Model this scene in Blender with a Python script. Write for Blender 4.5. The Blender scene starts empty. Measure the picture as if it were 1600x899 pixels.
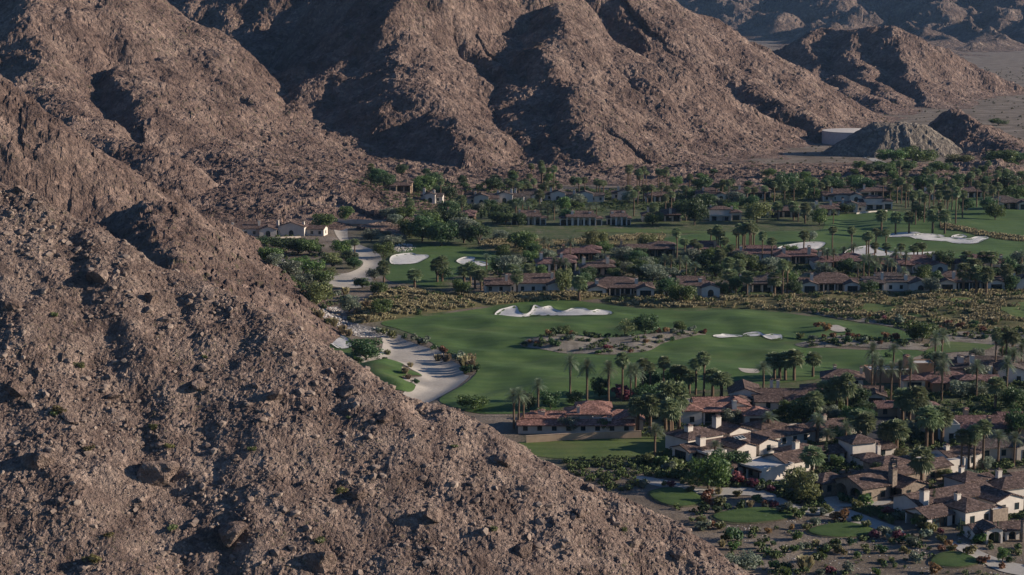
import bpy, bmesh, math, random
import numpy as np
from mathutils import Vector, Matrix, geometry

SC = bpy.context.scene
COL = SC.collection
R = math.radians

# ------------------------------------------------------------------ camera, sky, sun, exposure
FPX = 3111.0                      # focal length in pixels of the 1600 px wide photograph
CAM_H = 130.0
PITCH = math.atan(469.5 / FPX)
cam_d = bpy.data.cameras.new('camera')
cam = bpy.data.objects.new('camera', cam_d)
COL.objects.link(cam)
cam.location = (0, 0, CAM_H)
cam.rotation_euler = (R(90) - PITCH, 0, 0)
cam_d.sensor_width = 36.0
cam_d.lens = 36.0 * FPX / 1600.0
cam_d.clip_start = 1.0
cam_d.clip_end = 40000.0
SC.camera = cam

SUN_EL, SUN_AZ = R(18), R(88)     # azimuth measured clockwise from the view direction (+Y)
world = bpy.data.worlds.new('World')
SC.world = world
world.use_nodes = True
wn = world.node_tree
bg = wn.nodes['Background']
sky = wn.nodes.new('ShaderNodeTexSky')
sky.sky_type = 'NISHITA'
sky.sun_disc = False
sky.sun_elevation = SUN_EL
sky.sun_rotation = SUN_AZ
sky.altitude = 100
sky.air_density = 1.0
sky.dust_density = 0.6
tint = wn.nodes.new('ShaderNodeMix')
tint.data_type = 'RGBA'
tint.blend_type = 'MULTIPLY'
tint.inputs[0].default_value = 1.0
tint.inputs[7].default_value = (0.58, 0.92, 1.42, 1)
wn.links.new(sky.outputs[0], tint.inputs[6])
wn.links.new(tint.outputs[2], bg.inputs[0])
bg.inputs[1].default_value = 0.050

sun_d = bpy.data.lights.new('sun', 'SUN')
sun = bpy.data.objects.new('sun', sun_d)
COL.objects.link(sun)
sun_d.energy = 5.0
sun_d.angle = R(0.5)
sun_d.color = (1.0, 0.87, 0.72)
SUN_DIR = Vector((math.sin(SUN_AZ) * math.cos(SUN_EL), math.cos(SUN_AZ) * math.cos(SUN_EL), math.sin(SUN_EL)))
sun.rotation_euler = SUN_DIR.to_track_quat('Z', 'Y').to_euler()

SC.view_settings.view_transform = 'Standard'
SC.view_settings.look = 'None'
SC.view_settings.exposure = 0.72
SC.view_settings.gamma = 1.0
SC.view_settings.use_curve_mapping = False
SC.render.engine = 'CYCLES'
SC.cycles.max_bounces = 4
SC.cycles.diffuse_bounces = 2
SC.cycles.glossy_bounces = 2
SC.cycles.transmission_bounces = 2
SC.cycles.volume_bounces = 0
SC.cycles.transparent_max_bounces = 4

# ------------------------------------------------------------------ helpers
CP, SP = math.cos(PITCH), math.sin(PITCH)

def ray(px, py):
    """world direction with unit Y component for a pixel of the 1600x899 photograph"""
    u, v = (px - 800.0) / FPX, (449.5 - py) / FPX
    dy = CP + v * SP
    return u / dy, (v * CP - SP) / dy           # dx per unit Y, dz per unit Y

def P(px, py, d):
    a, b = ray(px, py)
    return (a * d, d, CAM_H + b * d)

def pix(x, y, z):
    """world point -> pixel"""
    zz = z - CAM_H
    depth = y * CP - zz * SP
    v = y * SP + zz * CP
    return 800 + FPX * x / depth, 449.5 - FPX * v / depth

def _hash(ix, iy, seed):
    h = (ix.astype(np.uint32) * np.uint32(374761393) + iy.astype(np.uint32) * np.uint32(668265263) + np.uint32((seed * 974634777 + 12345) & 0xffffffff))
    h = (h ^ (h >> np.uint32(13))) * np.uint32(1274126177)
    h = (h ^ (h >> np.uint32(16))) * np.uint32(2246822519)
    return h ^ (h >> np.uint32(15))

def _rnd(ix, iy, seed):
    return (_hash(ix, iy, seed) & np.uint32(0xffffff)).astype(np.float64) / 16777216.0

def noise(x, y, seed=0):
    ix, iy = np.floor(x).astype(np.int64), np.floor(y).astype(np.int64)
    fx, fy = x - ix, y - iy
    ux, uy = fx * fx * fx * (fx * (fx * 6 - 15) + 10), fy * fy * fy * (fy * (fy * 6 - 15) + 10)
    def g(a, b):
        ang = _rnd(ix + a, iy + b, seed) * 6.2831853
        return np.cos(ang) * (fx - a) + np.sin(ang) * (fy - b)
    n0 = g(0, 0) * (1 - ux) + g(1, 0) * ux
    n1 = g(0, 1) * (1 - ux) + g(1, 1) * ux
    return (n0 * (1 - uy) + n1 * uy) * 1.5

def fbm(x, y, octs=4, seed=0, gain=0.5):
    s, a, t = 0.0, 1.0, 0.0
    for o in range(octs):
        s = s + a * noise(x, y, seed + o)
        t += a
        x, y, a = x * 1.93 + 3.7, y * 1.93 - 1.3, a * gain
    return s / t

def ridged(x, y, octs=4, seed=0, gain=0.5):
    s, a, t = 0.0, 1.0, 0.0
    for o in range(octs):
        s = s + a * (1 - np.abs(noise(x, y, seed + o)) * 1.6)
        t += a
        x, y, a = x * 2.03 + 5.1, y * 2.03 + 2.7, a * gain
    return s / t

def facets(x, y, size, seed=0, tilt=0.5, lift=0.6):
    """angular blocks: every cell of a jittered lattice is a tilted plane of random height"""
    gx, gy = x / size, y / size
    ix, iy = np.floor(gx).astype(np.int64), np.floor(gy).astype(np.int64)
    best = np.full(x.shape, 1e9)
    h = np.zeros(x.shape)
    for a in (-1, 0, 1):
        for b in (-1, 0, 1):
            cx, cy = ix + a, iy + b
            dx = gx - (cx + 0.1 + 0.8 * _rnd(cx, cy, seed))
            dy = gy - (cy + 0.1 + 0.8 * _rnd(cx, cy, seed + 1))
            st = 0.6 + 0.8 * _rnd(cx, cy, seed + 5)
            dd = np.sqrt(dx * dx * st + dy * dy / st)
            val = (_rnd(cx, cy, seed + 2) - 0.5) * lift + ((_rnd(cx, cy, seed + 3) - 0.5) * dx + (_rnd(cx, cy, seed + 4) - 0.5) * dy) * 2 * tilt
            m = dd < best
            best = np.where(m, dd, best)
            h = np.where(m, val, h)
    return h * size

def smooth(a, b, x):
    t = np.clip((x - a) / (b - a), 0, 1)
    return t * t * (3 - 2 * t)

def mesh_np(name, verts, faces, mat=None, parent=None, smooth_shade=False, link=True):
    """verts (n,3), faces (m,k) arrays -> one mesh object"""
    me = bpy.data.meshes.new(name)
    verts = np.asarray(verts, dtype=np.float32)
    faces = np.asarray(faces, dtype=np.int32)
    k = faces.shape[1]
    me.vertices.add(len(verts))
    me.vertices.foreach_set('co', verts.ravel())
    me.loops.add(faces.size)
    me.loops.foreach_set('vertex_index', faces.ravel())
    me.polygons.add(len(faces))
    me.polygons.foreach_set('loop_start', np.arange(0, faces.size, k, dtype=np.int32))
    me.polygons.foreach_set('use_smooth', np.full(len(faces), smooth_shade, dtype=bool))
    me.update(calc_edges=True)
    if mat: me.materials.append(mat)
    o = bpy.data.objects.new(name, me)
    if link: COL.objects.link(o)
    if parent: o.parent = parent
    return o

def add_attr(o, name, vals):
    a = o.data.attributes.new(name, 'FLOAT', 'POINT')
    a.data.foreach_set('value', np.asarray(vals, dtype=np.float32))

def grid_faces(nr, nc, keep=None):
    i = np.arange(nr * nc).reshape(nr, nc)
    f = np.stack([i[:-1, :-1], i[:-1, 1:], i[1:, 1:], i[1:, :-1]], -1)
    if keep is not None:
        k = keep[:-1, :-1] | keep[:-1, 1:] | keep[1:, 1:] | keep[1:, :-1]
        f = f[k]
    return f.reshape(-1, 4)

def compact(verts, faces, *attrs):
    used = np.unique(faces)
    remap = np.full(len(verts), -1, dtype=np.int64)
    remap[used] = np.arange(len(used))
    return (verts[used], remap[faces]) + tuple(a[used] for a in attrs)

def tag(o, label=None, cat=None, group=None, kind=None):
    if label: o['label'] = label
    if cat: o['category'] = cat
    if group: o['group'] = group
    if kind: o['kind'] = kind
    return o

def empty(name, loc, rz=0.0):
    o = bpy.data.objects.new(name, None)
    COL.objects.link(o)
    o.location = loc
    o.rotation_euler = (0, 0, rz)
    o.empty_display_size = 0.5
    return o

# ------------------------------------------------------------------ materials
def new_mat(name, rough=0.9, spec=0.2):
    m = bpy.data.materials.new(name)
    m.use_nodes = True
    b = m.node_tree.nodes['Principled BSDF']
    b.inputs['Roughness'].default_value = rough
    b.inputs['Specular IOR Level'].default_value = spec
    return m, m.node_tree, b

def ramp(nt, src, stops):
    r = nt.nodes.new('ShaderNodeValToRGB')
    e = r.color_ramp.elements
    while len(e) < len(stops): e.new(0.5)
    for k, (p, c) in enumerate(stops):
        e[k].position = p
        e[k].color = (*c, 1)
    nt.links.new(src, r.inputs[0])
    return r.outputs[0]

def texco(nt, out='Object'):
    return nt.nodes.new('ShaderNodeTexCoord').outputs[out]

def nz(nt, co, scale, detail=4, rough=0.55):
    n = nt.nodes.new('ShaderNodeTexNoise')
    n.inputs['Scale'].default_value = scale
    n.inputs['Detail'].default_value = detail
    n.inputs['Roughness'].default_value = rough
    nt.links.new(co, n.inputs['Vector'])
    return n.outputs['Fac']

def vor(nt, co, scale, out='Color'):
    n = nt.nodes.new('ShaderNodeTexVoronoi')
    n.inputs['Scale'].default_value = scale
    nt.links.new(co, n.inputs['Vector'])
    return n.outputs[out]

def mixc(nt, fac, a, b, mode='MIX'):
    m = nt.nodes.new('ShaderNodeMix')
    m.data_type = 'RGBA'
    m.blend_type = mode
    for s, v in ((m.inputs[0], fac), (m.inputs[6], a), (m.inputs[7], b)):
        if hasattr(v, 'links'): nt.links.new(v, s)
        elif isinstance(v, (int, float)): s.default_value = v
        else: s.default_value = (*v, 1)
    return m.outputs[2]

def bump(nt, b, h, dist, strength=1.0):
    n = nt.nodes.new('ShaderNodeBump')
    n.inputs['Distance'].default_value = dist
    n.inputs['Strength'].default_value = strength
    nt.links.new(h, n.inputs['Height'])
    nt.links.new(n.outputs[0], b.inputs['Normal'])

def attr(nt, name):
    a = nt.nodes.new('ShaderNodeAttribute')
    a.attribute_name = name
    return a.outputs['Fac']

def math_n(nt, op, a, b=None, clamp=False):
    m = nt.nodes.new('ShaderNodeMath')
    m.operation = op
    m.use_clamp = clamp
    for s, v in ((m.inputs[0], a), (m.inputs[1], b)):
        if v is None: continue
        if hasattr(v, 'links'): nt.links.new(v, s)
        else: s.default_value = v
    return m.outputs[0]

def two_tone(name, c1, c2, scale, rough=0.9, c3=None, bump_d=0.0, spec=0.2, detail=4, per_object=0.0, bscale=None):
    m, nt, b = new_mat(name, rough, spec)
    co = texco(nt)
    f = nz(nt, co, scale, detail)
    stops = [(0.3, c1), (0.7, c2)] if c3 is None else [(0.3, c1), (0.5, c2), (0.7, c3)]
    c = ramp(nt, f, stops)
    if per_object:
        oi = nt.nodes.new('ShaderNodeObjectInfo').outputs['Random']
        hs = nt.nodes.new('ShaderNodeHueSaturation')
        nt.links.new(c, hs.inputs['Color'])
        nt.links.new(math_n(nt, 'ADD', math_n(nt, 'MULTIPLY', oi, per_object * 2), 1 - per_object), hs.inputs['Value'])
        nt.links.new(math_n(nt, 'ADD', math_n(nt, 'MULTIPLY', oi, 0.05), 0.475), hs.inputs['Hue'])
        c = hs.outputs[0]
    nt.links.new(c, b.inputs['Base Color'])
    if bump_d: bump(nt, b, nz(nt, co, bscale or scale * 3, 3), bump_d)
    return m
# ------------------------------------------------------------------ the rock
def rock_material(name, tints, s):
    """s: size in metres of the larger blocks"""
    m, nt, b = new_mat(name, 0.95, 0.1)
    co = nt.nodes.new('ShaderNodeNewGeometry').outputs['Position']
    big = nz(nt, co, 0.12 / s, 5, 0.6)
    c = ramp(nt, big, [(0.30, tints[0]), (0.45, tints[1]), (0.58, tints[2]), (0.72, tints[3])])
    v = vor(nt, co, 1.1 / s)
    g = nt.nodes.new('ShaderNodeSeparateColor')
    nt.links.new(v, g.inputs[0])
    c = mixc(nt, 0.55, c, ramp(nt, g.outputs[0], [(0.0, (0.45, 0.42, 0.42)), (0.5, (0.95, 0.93, 0.92)), (0.85, (1.35, 1.3, 1.25)), (1.0, (1.9, 1.85, 1.8))]), 'MULTIPLY')
    fine = nz(nt, co, 2.6 / s, 6, 0.75)
    c = mixc(nt, 0.7, c, ramp(nt, fine, [(0.3, (0.5, 0.48, 0.47)), (0.5, (0.95, 0.95, 0.95)), (0.68, (1.5, 1.45, 1.4))]), 'MULTIPLY')
    # sparse dry scrub, olive
    sc = nz(nt, co, 0.9 / s, 2, 0.5)
    sc2 = nz(nt, co, 0.03 / s, 2, 0.5)
    k = math_n(nt, 'MULTIPLY', ramp(nt, sc, [(0.60, (0, 0, 0)), (0.68, (1, 1, 1))]), ramp(nt, sc2, [(0.42, (0, 0, 0)), (0.6, (1, 1, 1))]))
    c = mixc(nt, math_n(nt, 'MULTIPLY', k, 0.6), c, (0.085, 0.082, 0.042))
    nt.links.new(c, b.inputs['Base Color'])
    vd = vor(nt, co, 0.8 / s, 'Distance')
    vd2 = vor(nt, co, 2.7 / s, 'Distance')
    h = math_n(nt, 'ADD', math_n(nt, 'MULTIPLY', nz(nt, co, 1.0 / s, 7, 0.7), 1.2), math_n(nt, 'MULTIPLY', vd, -0.7))
    h = math_n(nt, 'ADD', h, math_n(nt, 'MULTIPLY', vd2, -0.35))
    bump(nt, b, h, 0.9 * s, 1.0)
    return m

TINT = [(0.096, 0.068, 0.058), (0.154, 0.112, 0.094), (0.210, 0.158, 0.132), (0.28, 0.216, 0.178)]
M_ROCK_NEAR = rock_material('foreground rock', [tuple(1.06 * q for q in c) for c in TINT], 0.9)
M_ROCK = rock_material('mountain rock', [(c[0] * .92, c[1] * .88, c[2] * .87) for c in TINT], 3.2)
M_ROCK_FAR = rock_material('distant rock', [tuple(.72 * q for q in c) for c in TINT], 9.0)  # tints darkened: the far range's shadow put into the colour, so haze shows

def ridge_height(X, Y, pts, sl, sr, butt=0.3, bf=1 / 45.0, seed=0, r0=9.0):
    """height of a ridge with crest polyline pts (x,y,z), falling sl per metre on its left side and sr on its right"""
    zmax = max(p[2] for p in pts)
    reach = (zmax + 20) / min(sl, sr) * 1.25
    xs, ys = [p[0] for p in pts], [p[1] for p in pts]
    m = (X > min(xs) - reach) & (X < max(xs) + reach) & (Y > min(ys) - reach) & (Y < max(ys) + reach)
    out = np.full(X.shape, -1e9)
    if not m.any(): return out
    x, y = X[m], Y[m]
    best, bd, bt, bs = np.full(x.shape, -1e9), np.zeros(x.shape), np.zeros(x.shape), np.zeros(x.shape)
    bz = np.zeros(x.shape)
    acc = 0.0
    for (x0, y0, z0), (x1, y1, z1) in zip(pts[:-1], pts[1:]):
        dx, dy = x1 - x0, y1 - y0
        L = math.hypot(dx, dy)
        t = np.clip(((x - x0) * dx + (y - y0) * dy) / (L * L), 0, 1)
        ex, ey = x - (x0 + t * dx), y - (y0 + t * dy)
        dist = np.sqrt(ex * ex + ey * ey + r0 * r0) - r0      # a rounded crest
        side = dx * ey - dy * ex            # > 0: left of the walking direction
        zc = z0 + t * (z1 - z0)
        h = zc - np.where(side > 0, sl, sr) * dist
        w = h > best
        best = np.where(w, h, best); bd = np.where(w, dist, bd); bt = np.where(w, acc + t * L, bt)
        bs = np.where(w, side, bs); bz = np.where(w, zc, bz)
        acc += L
    if butt:
        n = noise(bt * bf + 0.004 * bd, np.where(bs > 0, 3.3, 9.7) + bd * 0.004, 50 + seed)
        best = bz - np.where(bs > 0, sl, sr) * (1 + butt * n * smooth(0, 25, bd)) * bd
    out[m] = best
    return out

def pxr(*p):
    return [P(a, b, c) for a, b, c in p]

# crests, each given as (pixel x, pixel y, distance in metres): (points, left slope, right slope)
RIDGES = [
    # left spur behind the near slope
    (pxr((-260, -40, 960), (-60, 90, 940), (40, 150, 935), (150, 238, 945), (260, 296, 975), (340, 343, 1030)), .9, .9),
    # dark knobs in front of the hillside villa
    (pxr((205, 326, 806), (240, 313, 800), (285, 335, 808), (322, 372, 818), (372, 440, 832)), .95, 1.05),
    (pxr((240, 315, 800), (250, 352, 766), (262, 398, 730)), .65, 1.15),
    (pxr((145, 362, 780), (190, 345, 800), (240, 319, 806)), .8, 1.0),
    (pxr((310, 418, 790), (340, 402, 800), (362, 426, 822), (380, 450, 838)), .95, 1.05),
    (pxr((345, 400, 800), (355, 428, 775), (362, 458, 750)), .8, .85),
    # big lit slope at the left
    (pxr((60, -130, 1640), (130, -60, 1600), (205, 5, 1540), (240, 75, 1500), (322, 120, 1470)), .62, .58),
    (pxr((60, -60, 1500), (45, 70, 1400), (60, 130, 1330), (130, 190, 1250), (215, 235, 1180)), .60, .50),
    (pxr((250, 90, 1470), (200, 110, 1400), (225, 180, 1300)), .55, .8),
    # ridge behind, sunlit shoulder
    (pxr((240, 60, 2050), (330, -10, 2000), (420, -25, 1980), (468, 30, 1950), (480, 85, 1930)), .7, .8),
    (pxr((430, -120, 2300), (560, -150, 2200), (640, -150, 2100)), .6, .6),
    # centre mountain: crest coming down towards the camera
    (pxr((712, -215, 1810), (672, -80, 1720), (615, 28, 1620)), 1.15, .95),
    (pxr((615, 28, 1620), (642, 105, 1545), (660, 150, 1500), (730, 190, 1440), (752, 262, 1370)), .66, .60),
    (pxr((600, 45, 1625), (530, 95, 1585), (490, 135, 1540), (455, 185, 1480), (425, 222, 1430)), .60, .62),
    (pxr((700, -60, 1725), (735, 40, 1690), (790, 125, 1600), (830, 175, 1520), (880, 250, 1400)), .5, .75),
    # pyramid whose crest comes down towards the camera, broad scree face to its right
    (pxr((866, 6, 1750), (870, 12, 1720), (852, 72, 1630), (868, 120, 1570), (900, 165, 1500), (935, 250, 1390)), .59, .74),
    (pxr((852, 72, 1630), (845, 110, 1590), (850, 160, 1530)), .6, .8),
    # the one behind it
    (pxr((880, -85, 2080), (935, -40, 2010), (985, 40, 1920), (1030, 110, 1830)), .49, .75),
    (pxr((1112, 54, 1990), (1150, 105, 1890), (1195, 152, 1800), (1235, 172, 1750), (1290, 203, 1690)), .55, .9),
    # right hand mountain
    (pxr((1180, 92, 2560), (1215, 78, 2540), (1275, 46, 2520), (1335, 46, 2500), (1392, 39, 2480), (1420, 55, 2470), (1452, 92, 2440), (1498, 132, 2400), (1535, 168, 2330)), .8, .9),
    (pxr((1275, 50, 2510), (1268, 95, 2440), (1285, 128, 2350)), .5, .9),
    (pxr((1330, 48, 2490), (1322, 85, 2420), (1345, 115, 2350), (1395, 152, 2200)), .5, .9),
    (pxr((1392, 42, 2470), (1404, 90, 2400), (1436, 130, 2280), (1462, 165, 2180)), .55, .9),
    (pxr((1300, 118, 2300), (1335, 140, 2200), (1385, 172, 2080)), .5, .8),
    # dark knob at the right
    (pxr((1440, 208, 1640), (1488, 173, 1620), (1525, 196, 1590), (1570, 226, 1540), (1612, 248, 1500)), .6, .65),
    (pxr((1505, 258, 1420), (1530, 250, 1415), (1550, 262, 1405)), .6, .6),
    (pxr((1385, 262, 1440), (1415, 258, 1440), (1445, 268, 1430)), .6, .6),
]
FAR_RIDGES = [
    (pxr((820, -60, 5600), (1000, -30, 5500), (1120, 2, 5300), (1190, 12, 5200), (1206, 30, 5100)), .35, .5),
    (pxr((1000, -160, 6800), (1250, -80, 6600), (1500, -60, 6400), (1800, -80, 6300)), .5, .5),
    (pxr((1350, -60, 5600), (1335, 0, 5200), (1310, 40, 4700), (1290, 62, 4300)), .6, .5),
    (pxr((1400, -50, 5600), (1470, 5, 5000), (1510, 45, 4500), (1545, 70, 4100)), .6, .5),
    (pxr((1540, -60, 5600), (1600, 5, 5000), (1650, 60, 4300)), .6, .5),
    (pxr((1450, 25, 4900), (1450, 62, 4350), (1480, 85, 3900)), .5, .5),
    (pxr((1700, -60, 5600), (1720, 30, 4800), (1760, 70, 4200)), .6, .5),
]

def rock_base(X, Y):
    h = np.full(np.shape(X), -1e9)
    for p, l, r in BASE: h = np.maximum(h, ridge_height(X, Y, p, l, r, 0))
    return h
BASE = list(RIDGES)

def march(px, py, fn, d0, d1, n=400):
    d = np.linspace(d0, d1, n)
    a, b = ray(px, py)
    hz = fn(a * d, d)
    hit = hz > CAM_H + b * d
    return d[np.argmax(hit)] if hit.any() else d1

def face_spur(pl, lift, sl, sr):
    pts = [P(px, py, march(px, py, rock_base, 1300, 2000) - lift * min(1, .5 * k)) for k, (px, py) in enumerate(pl)]
    RIDGES.append((pts, sl, sr))
face_spur([(975, 85), (1000, 150), (1030, 225)], 5, .45, .6)
face_spur([(1065, 150), (1100, 200), (1135, 250)], 4, .45, .6)
face_spur([(650, 120), (690, 180), (720, 230)], 6, .45, .6)
face_spur([(790, 130), (810, 190), (830, 250)], 8, .5, .7)

def foot(h, k):
    """concave foot: the slope flattens out towards the valley"""
    return np.where(h > k, h, np.where(h > -k, k * ((h + k) / (2 * k)) ** 2, 0.0) ) - np.where(h > -k, 0, 3.0)

def mountain_z(X, Y, detail=True):
    w_ = 0.45 + 0.55 * smooth(900, 1200, Y)
    wx = X + w_ * (14 * noise(X / 60, Y / 60, 11) + 5 * noise(X / 22, Y / 22, 12))
    wy = Y + w_ * (14 * noise(X / 60, Y / 60, 13) + 5 * noise(X / 22, Y / 22, 14))
    h = np.full(X.shape, -1e9)
    for k, (pts, sl, sr) in enumerate(RIDGES):
        h = np.maximum(h, ridge_height(wx, wy, pts, sl, sr, 0.16, 1 / 38.0, k))
    # the fans of rubble at the foot of the left slopes
    fan = np.maximum(ridge_height(wx, wy, pxr((150, 150, 1420), (300, 215, 1320), (420, 262, 1230), (505, 318, 1140)), .16, .14, 0.4, 1 / 30.),
                     ridge_height(wx, wy, pxr((560, 190, 1500), (640, 255, 1400), (760, 280, 1330)), .16, .16, 0.4, 1 / 30.))
    fan = np.maximum(fan, ridge_height(wx, wy, pxr((330, 120, 1650), (420, 200, 1470), (450, 250, 1330)), .15, .14, 0.3))
    fan = np.maximum(fan, ridge_height(wx, wy, pxr((560, 250, 1380), (760, 262, 1370), (900, 263, 1370), (1100, 263, 1370), (1290, 268, 1350), (1400, 272, 1340)), .05, .14, 0.2))
    h = foot(h, 3.0 + 11.0 * smooth(900, 1250, Y))
    h = np.maximum(h, fan)
    # the ground cut away for the water tank
    tx, ty = P(1335, 224, 1660)[:2]
    h = np.minimum(h, np.maximum(0.8 * (np.hypot(X - tx, np.where(Y < ty, (Y - ty) * .3, Y - ty)) - 33), -4.0))
    # and the pad of the hillside villa
    for q in ((392, 371), (455, 369), (425, 372)):
        vx, vy = P(*q, -CAM_H / ray(*q)[1])[:2]
        h = np.minimum(h, np.maximum(0.9 * (np.hypot(X - vx, np.where(Y < vy, (Y - vy) * .5, Y - vy - 6)) - 17), -3.0))
    if detail:
        a = smooth(0.0, 30.0, h)
        b = smooth(-1.0, 6.0, h)
        r = ridged(X / 60, Y / 60, 5, 21, 0.5) - 0.55
        h = h + a * 5.4 * r + b * (0.24 * facets(X, Y, 9.0, 31, .45, .35) + 0.48 * facets(X, Y, 3.6, 41, .55, .55))
        h = h + b * 1.2 * fbm(X / 9, Y / 9, 3, 61)
    return h

# polar grid, finer near the camera
def polar(th0, th1, nth, ds):
    th = np.linspace(R(th0), R(th1), nth)
    D, T = np.meshgrid(ds, th, indexing='ij')
    return D * np.tan(T), D

ds = np.concatenate([np.arange(640, 1000, 1.6), np.arange(1000, 1900, 1.35), np.arange(1900, 2100, 2.5), np.arange(2100, 2900, 4.0)])
X, Y = polar(-19, 16.5, 1300, ds)
Z = mountain_z(X, Y)
V = np.stack([X, Y, Z], -1).reshape(-1, 3)
F = grid_faces(*X.shape, keep=Z > -1.0)
V, F = compact(V, F)
tag(mesh_np('mountain', V, F, M_ROCK), kind='structure')

ds = np.arange(3300, 7200, 14.0)
X, Y = polar(-2, 20, 640, ds)
h = np.full(X.shape, -1e9)
wx, wy = X + 60 * noise(X / 300, Y / 300, 71) + 25 * noise(X / 90, Y / 90, 72), Y + 60 * noise(X / 300, Y / 300, 73) + 25 * noise(X / 90, Y / 90, 74)
for k, (pts, sl, sr) in enumerate(FAR_RIDGES):
    h = np.maximum(h, ridge_height(wx, wy, pts, sl, sr, 0.35, 1 / 160.0, 80 + k))
h = foot(h, 30.0)
a = smooth(0, 60, h)
h = h + a * (60 * (ridged(X / 260, Y / 260, 5, 91) - 0.55) + 8 * facets(X, Y, 40, 95, .5, .4) * 0.05)
V = np.stack([X, Y, h], -1).reshape(-1, 3)
F = grid_faces(*X.shape, keep=h > -1.0)
V, F = compact(V, F)
tag(mesh_np('distant_mountain', V, F, M_ROCK_FAR), kind='structure')

# ------------------------------------------------------------------ the near hillside
FORE = pxr((-420, 66, 505), (-150, 221, 492), (0, 290, 480), (60, 307, 478), (150, 358, 471), (230, 416, 466), (330, 453, 460), (430, 492, 452), (500, 538, 447), (560, 572, 441), (625, 622, 437),
           (690, 638, 434), (750, 664, 432), (800, 694, 430), (950, 772, 426), (1050, 815, 422), (1100, 888, 416), (1150, 950, 408), (1180, 985, 403))
def fore_base(X, Y):
    wx = X + 1.8 * noise(X / 24, Y / 24, 111) + 1.5 * noise(X / 7, Y / 7, 112)
    wy = Y + 1.8 * noise(X / 24, Y / 24, 113) + 1.5 * noise(X / 7, Y / 7, 114)
    return ridge_height(wx, wy, FORE, 1.0, .63, 0.0, 1 / 30., 5, 3.0)

def face_line(pl):
    return [P(px, py, march(px, py, fore_base, 200, 520)) for px, py in pl]
# (line down the slope, height of the swell, half width in metres); negative: a gully
SWELLS = [(face_line([(10, 420), (45, 560), (80, 690), (130, 800), (190, 960)]), 1.5, 9), (face_line([(300, 480), (345, 600), (390, 720), (420, 840), (470, 980)]), 1.6, 9),
          (face_line([(640, 660), (690, 760), (760, 900), (800, 980)]), 1.2, 7), (face_line([(880, 760), (960, 850), (1010, 960)]), 1.0, 6),
          (face_line([(170, 390), (200, 500), (215, 560)]), 1.6, 6), (face_line([(165, 560), (225, 680), (265, 780), (300, 900), (310, 960)]), -1.7, 6),
          ]
def line_dist(X, Y, pts):
    d = np.full(X.shape, 1e9)
    for (x0, y0, _), (x1, y1, _) in zip(pts[:-1], pts[1:]):
        dx, dy = x1 - x0, y1 - y0
        t = np.clip(((X - x0) * dx + (Y - y0) * dy) / (dx * dx + dy * dy), 0, 1)
        d = np.minimum(d, np.hypot(X - x0 - t * dx, Y - y0 - t * dy))
    return d
def fore_z(X, Y, detail=True):
    h = fore_base(X, Y)
    for k, (pts, a, w) in enumerate(SWELLS):
        wx, wy = X + 4 * noise(X / 16, Y / 16, 121 + k) + 1.5 * noise(X / 6, Y / 6, 126 + k), Y + 4 * noise(X / 16, Y / 16, 131 + k)
        h = h + a * np.exp(-(line_dist(wx, wy, pts) / w) ** 2)
    if detail:
        rough = 0.5 + 0.5 * smooth(-0.25, 0.45, fbm(X / 18, Y / 18, 3, 141))
        h = h + 0.22 * (ridged(X / 9, Y / 9, 4, 151) - 0.6)
        h = h + rough * (0.13 * facets(X, Y, 3.8, 161, .7, .8) + 0.26 * facets(X, Y, 1.7, 171, .8, .9) + 0.40 * facets(X, Y, .8, 181, .8, .9))
    return h
gx = np.arange(-158, 84, 0.28)
gy = np.arange(300, 520, 0.30)
X, Y = np.meshgrid(gx, gy)
# skip what lies far off the field of view or under the valley
Z = fore_z(X, Y)
keep = (Z > -2.0) & (np.abs(X) < Y * 0.31)
V = np.stack([X, Y, Z], -1).reshape(-1, 3)
F = grid_faces(*X.shape, keep=keep)
V, F = compact(V, F)
tag(mesh_np('hillside', V, F, M_ROCK_NEAR), kind='structure')

# ------------------------------------------------------------------ the valley floor
def G0(px, py):
    a, b = ray(px, py)
    d = -CAM_H / b
    return a * d, d

def spline(pts, n=6):
    """closed smooth outline through pixel points -> world xy"""
    w = np.array([G0(*p) for p in pts])
    N = len(w)
    out = []
    for i in range(N):
        p0, p1, p2, p3 = w[i - 1], w[i], w[(i + 1) % N], w[(i + 2) % N]
        for k in range(n):
            t = k / n
            out.append(0.5 * (2 * p1 + (p2 - p0) * t + (2 * p0 - 5 * p1 + 4 * p2 - p3) * t * t + (3 * p1 - p0 - 3 * p2 + p3) * t ** 3))
    return np.array(out)

def sdf(x, y, poly):
    """signed distance to a closed outline, positive inside (clipped far outside its box)"""
    out = np.full(x.shape, -50.0)
    x0, y0 = poly.min(0) - 12
    x1, y1 = poly.max(0) + 12
    m = (x > x0) & (x < x1) & (y > y0) & (y < y1)
    if not m.any(): return out
    X, Y = x[m], y[m]
    d2 = np.full(X.shape, 1e18)
    ins = np.zeros(X.shape, dtype=bool)
    for (ax, ay), (bx, by) in zip(poly, np.roll(poly, -1, 0)):
        ex, ey = bx - ax, by - ay
        L = ex * ex + ey * ey + 1e-12
        t = np.clip(((X - ax) * ex + (Y - ay) * ey) / L, 0, 1)
        d2 = np.minimum(d2, (X - ax - t * ex) ** 2 + (Y - ay - t * ey) ** 2)
        c = (ay > Y) != (by > Y)
        if abs(by - ay) > 1e-9:
            ins ^= c & (X < ex * (Y - ay) / (by - ay) + ax)
    out[m] = np.where(ins, 1, -1) * np.sqrt(d2)
    return out

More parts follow.
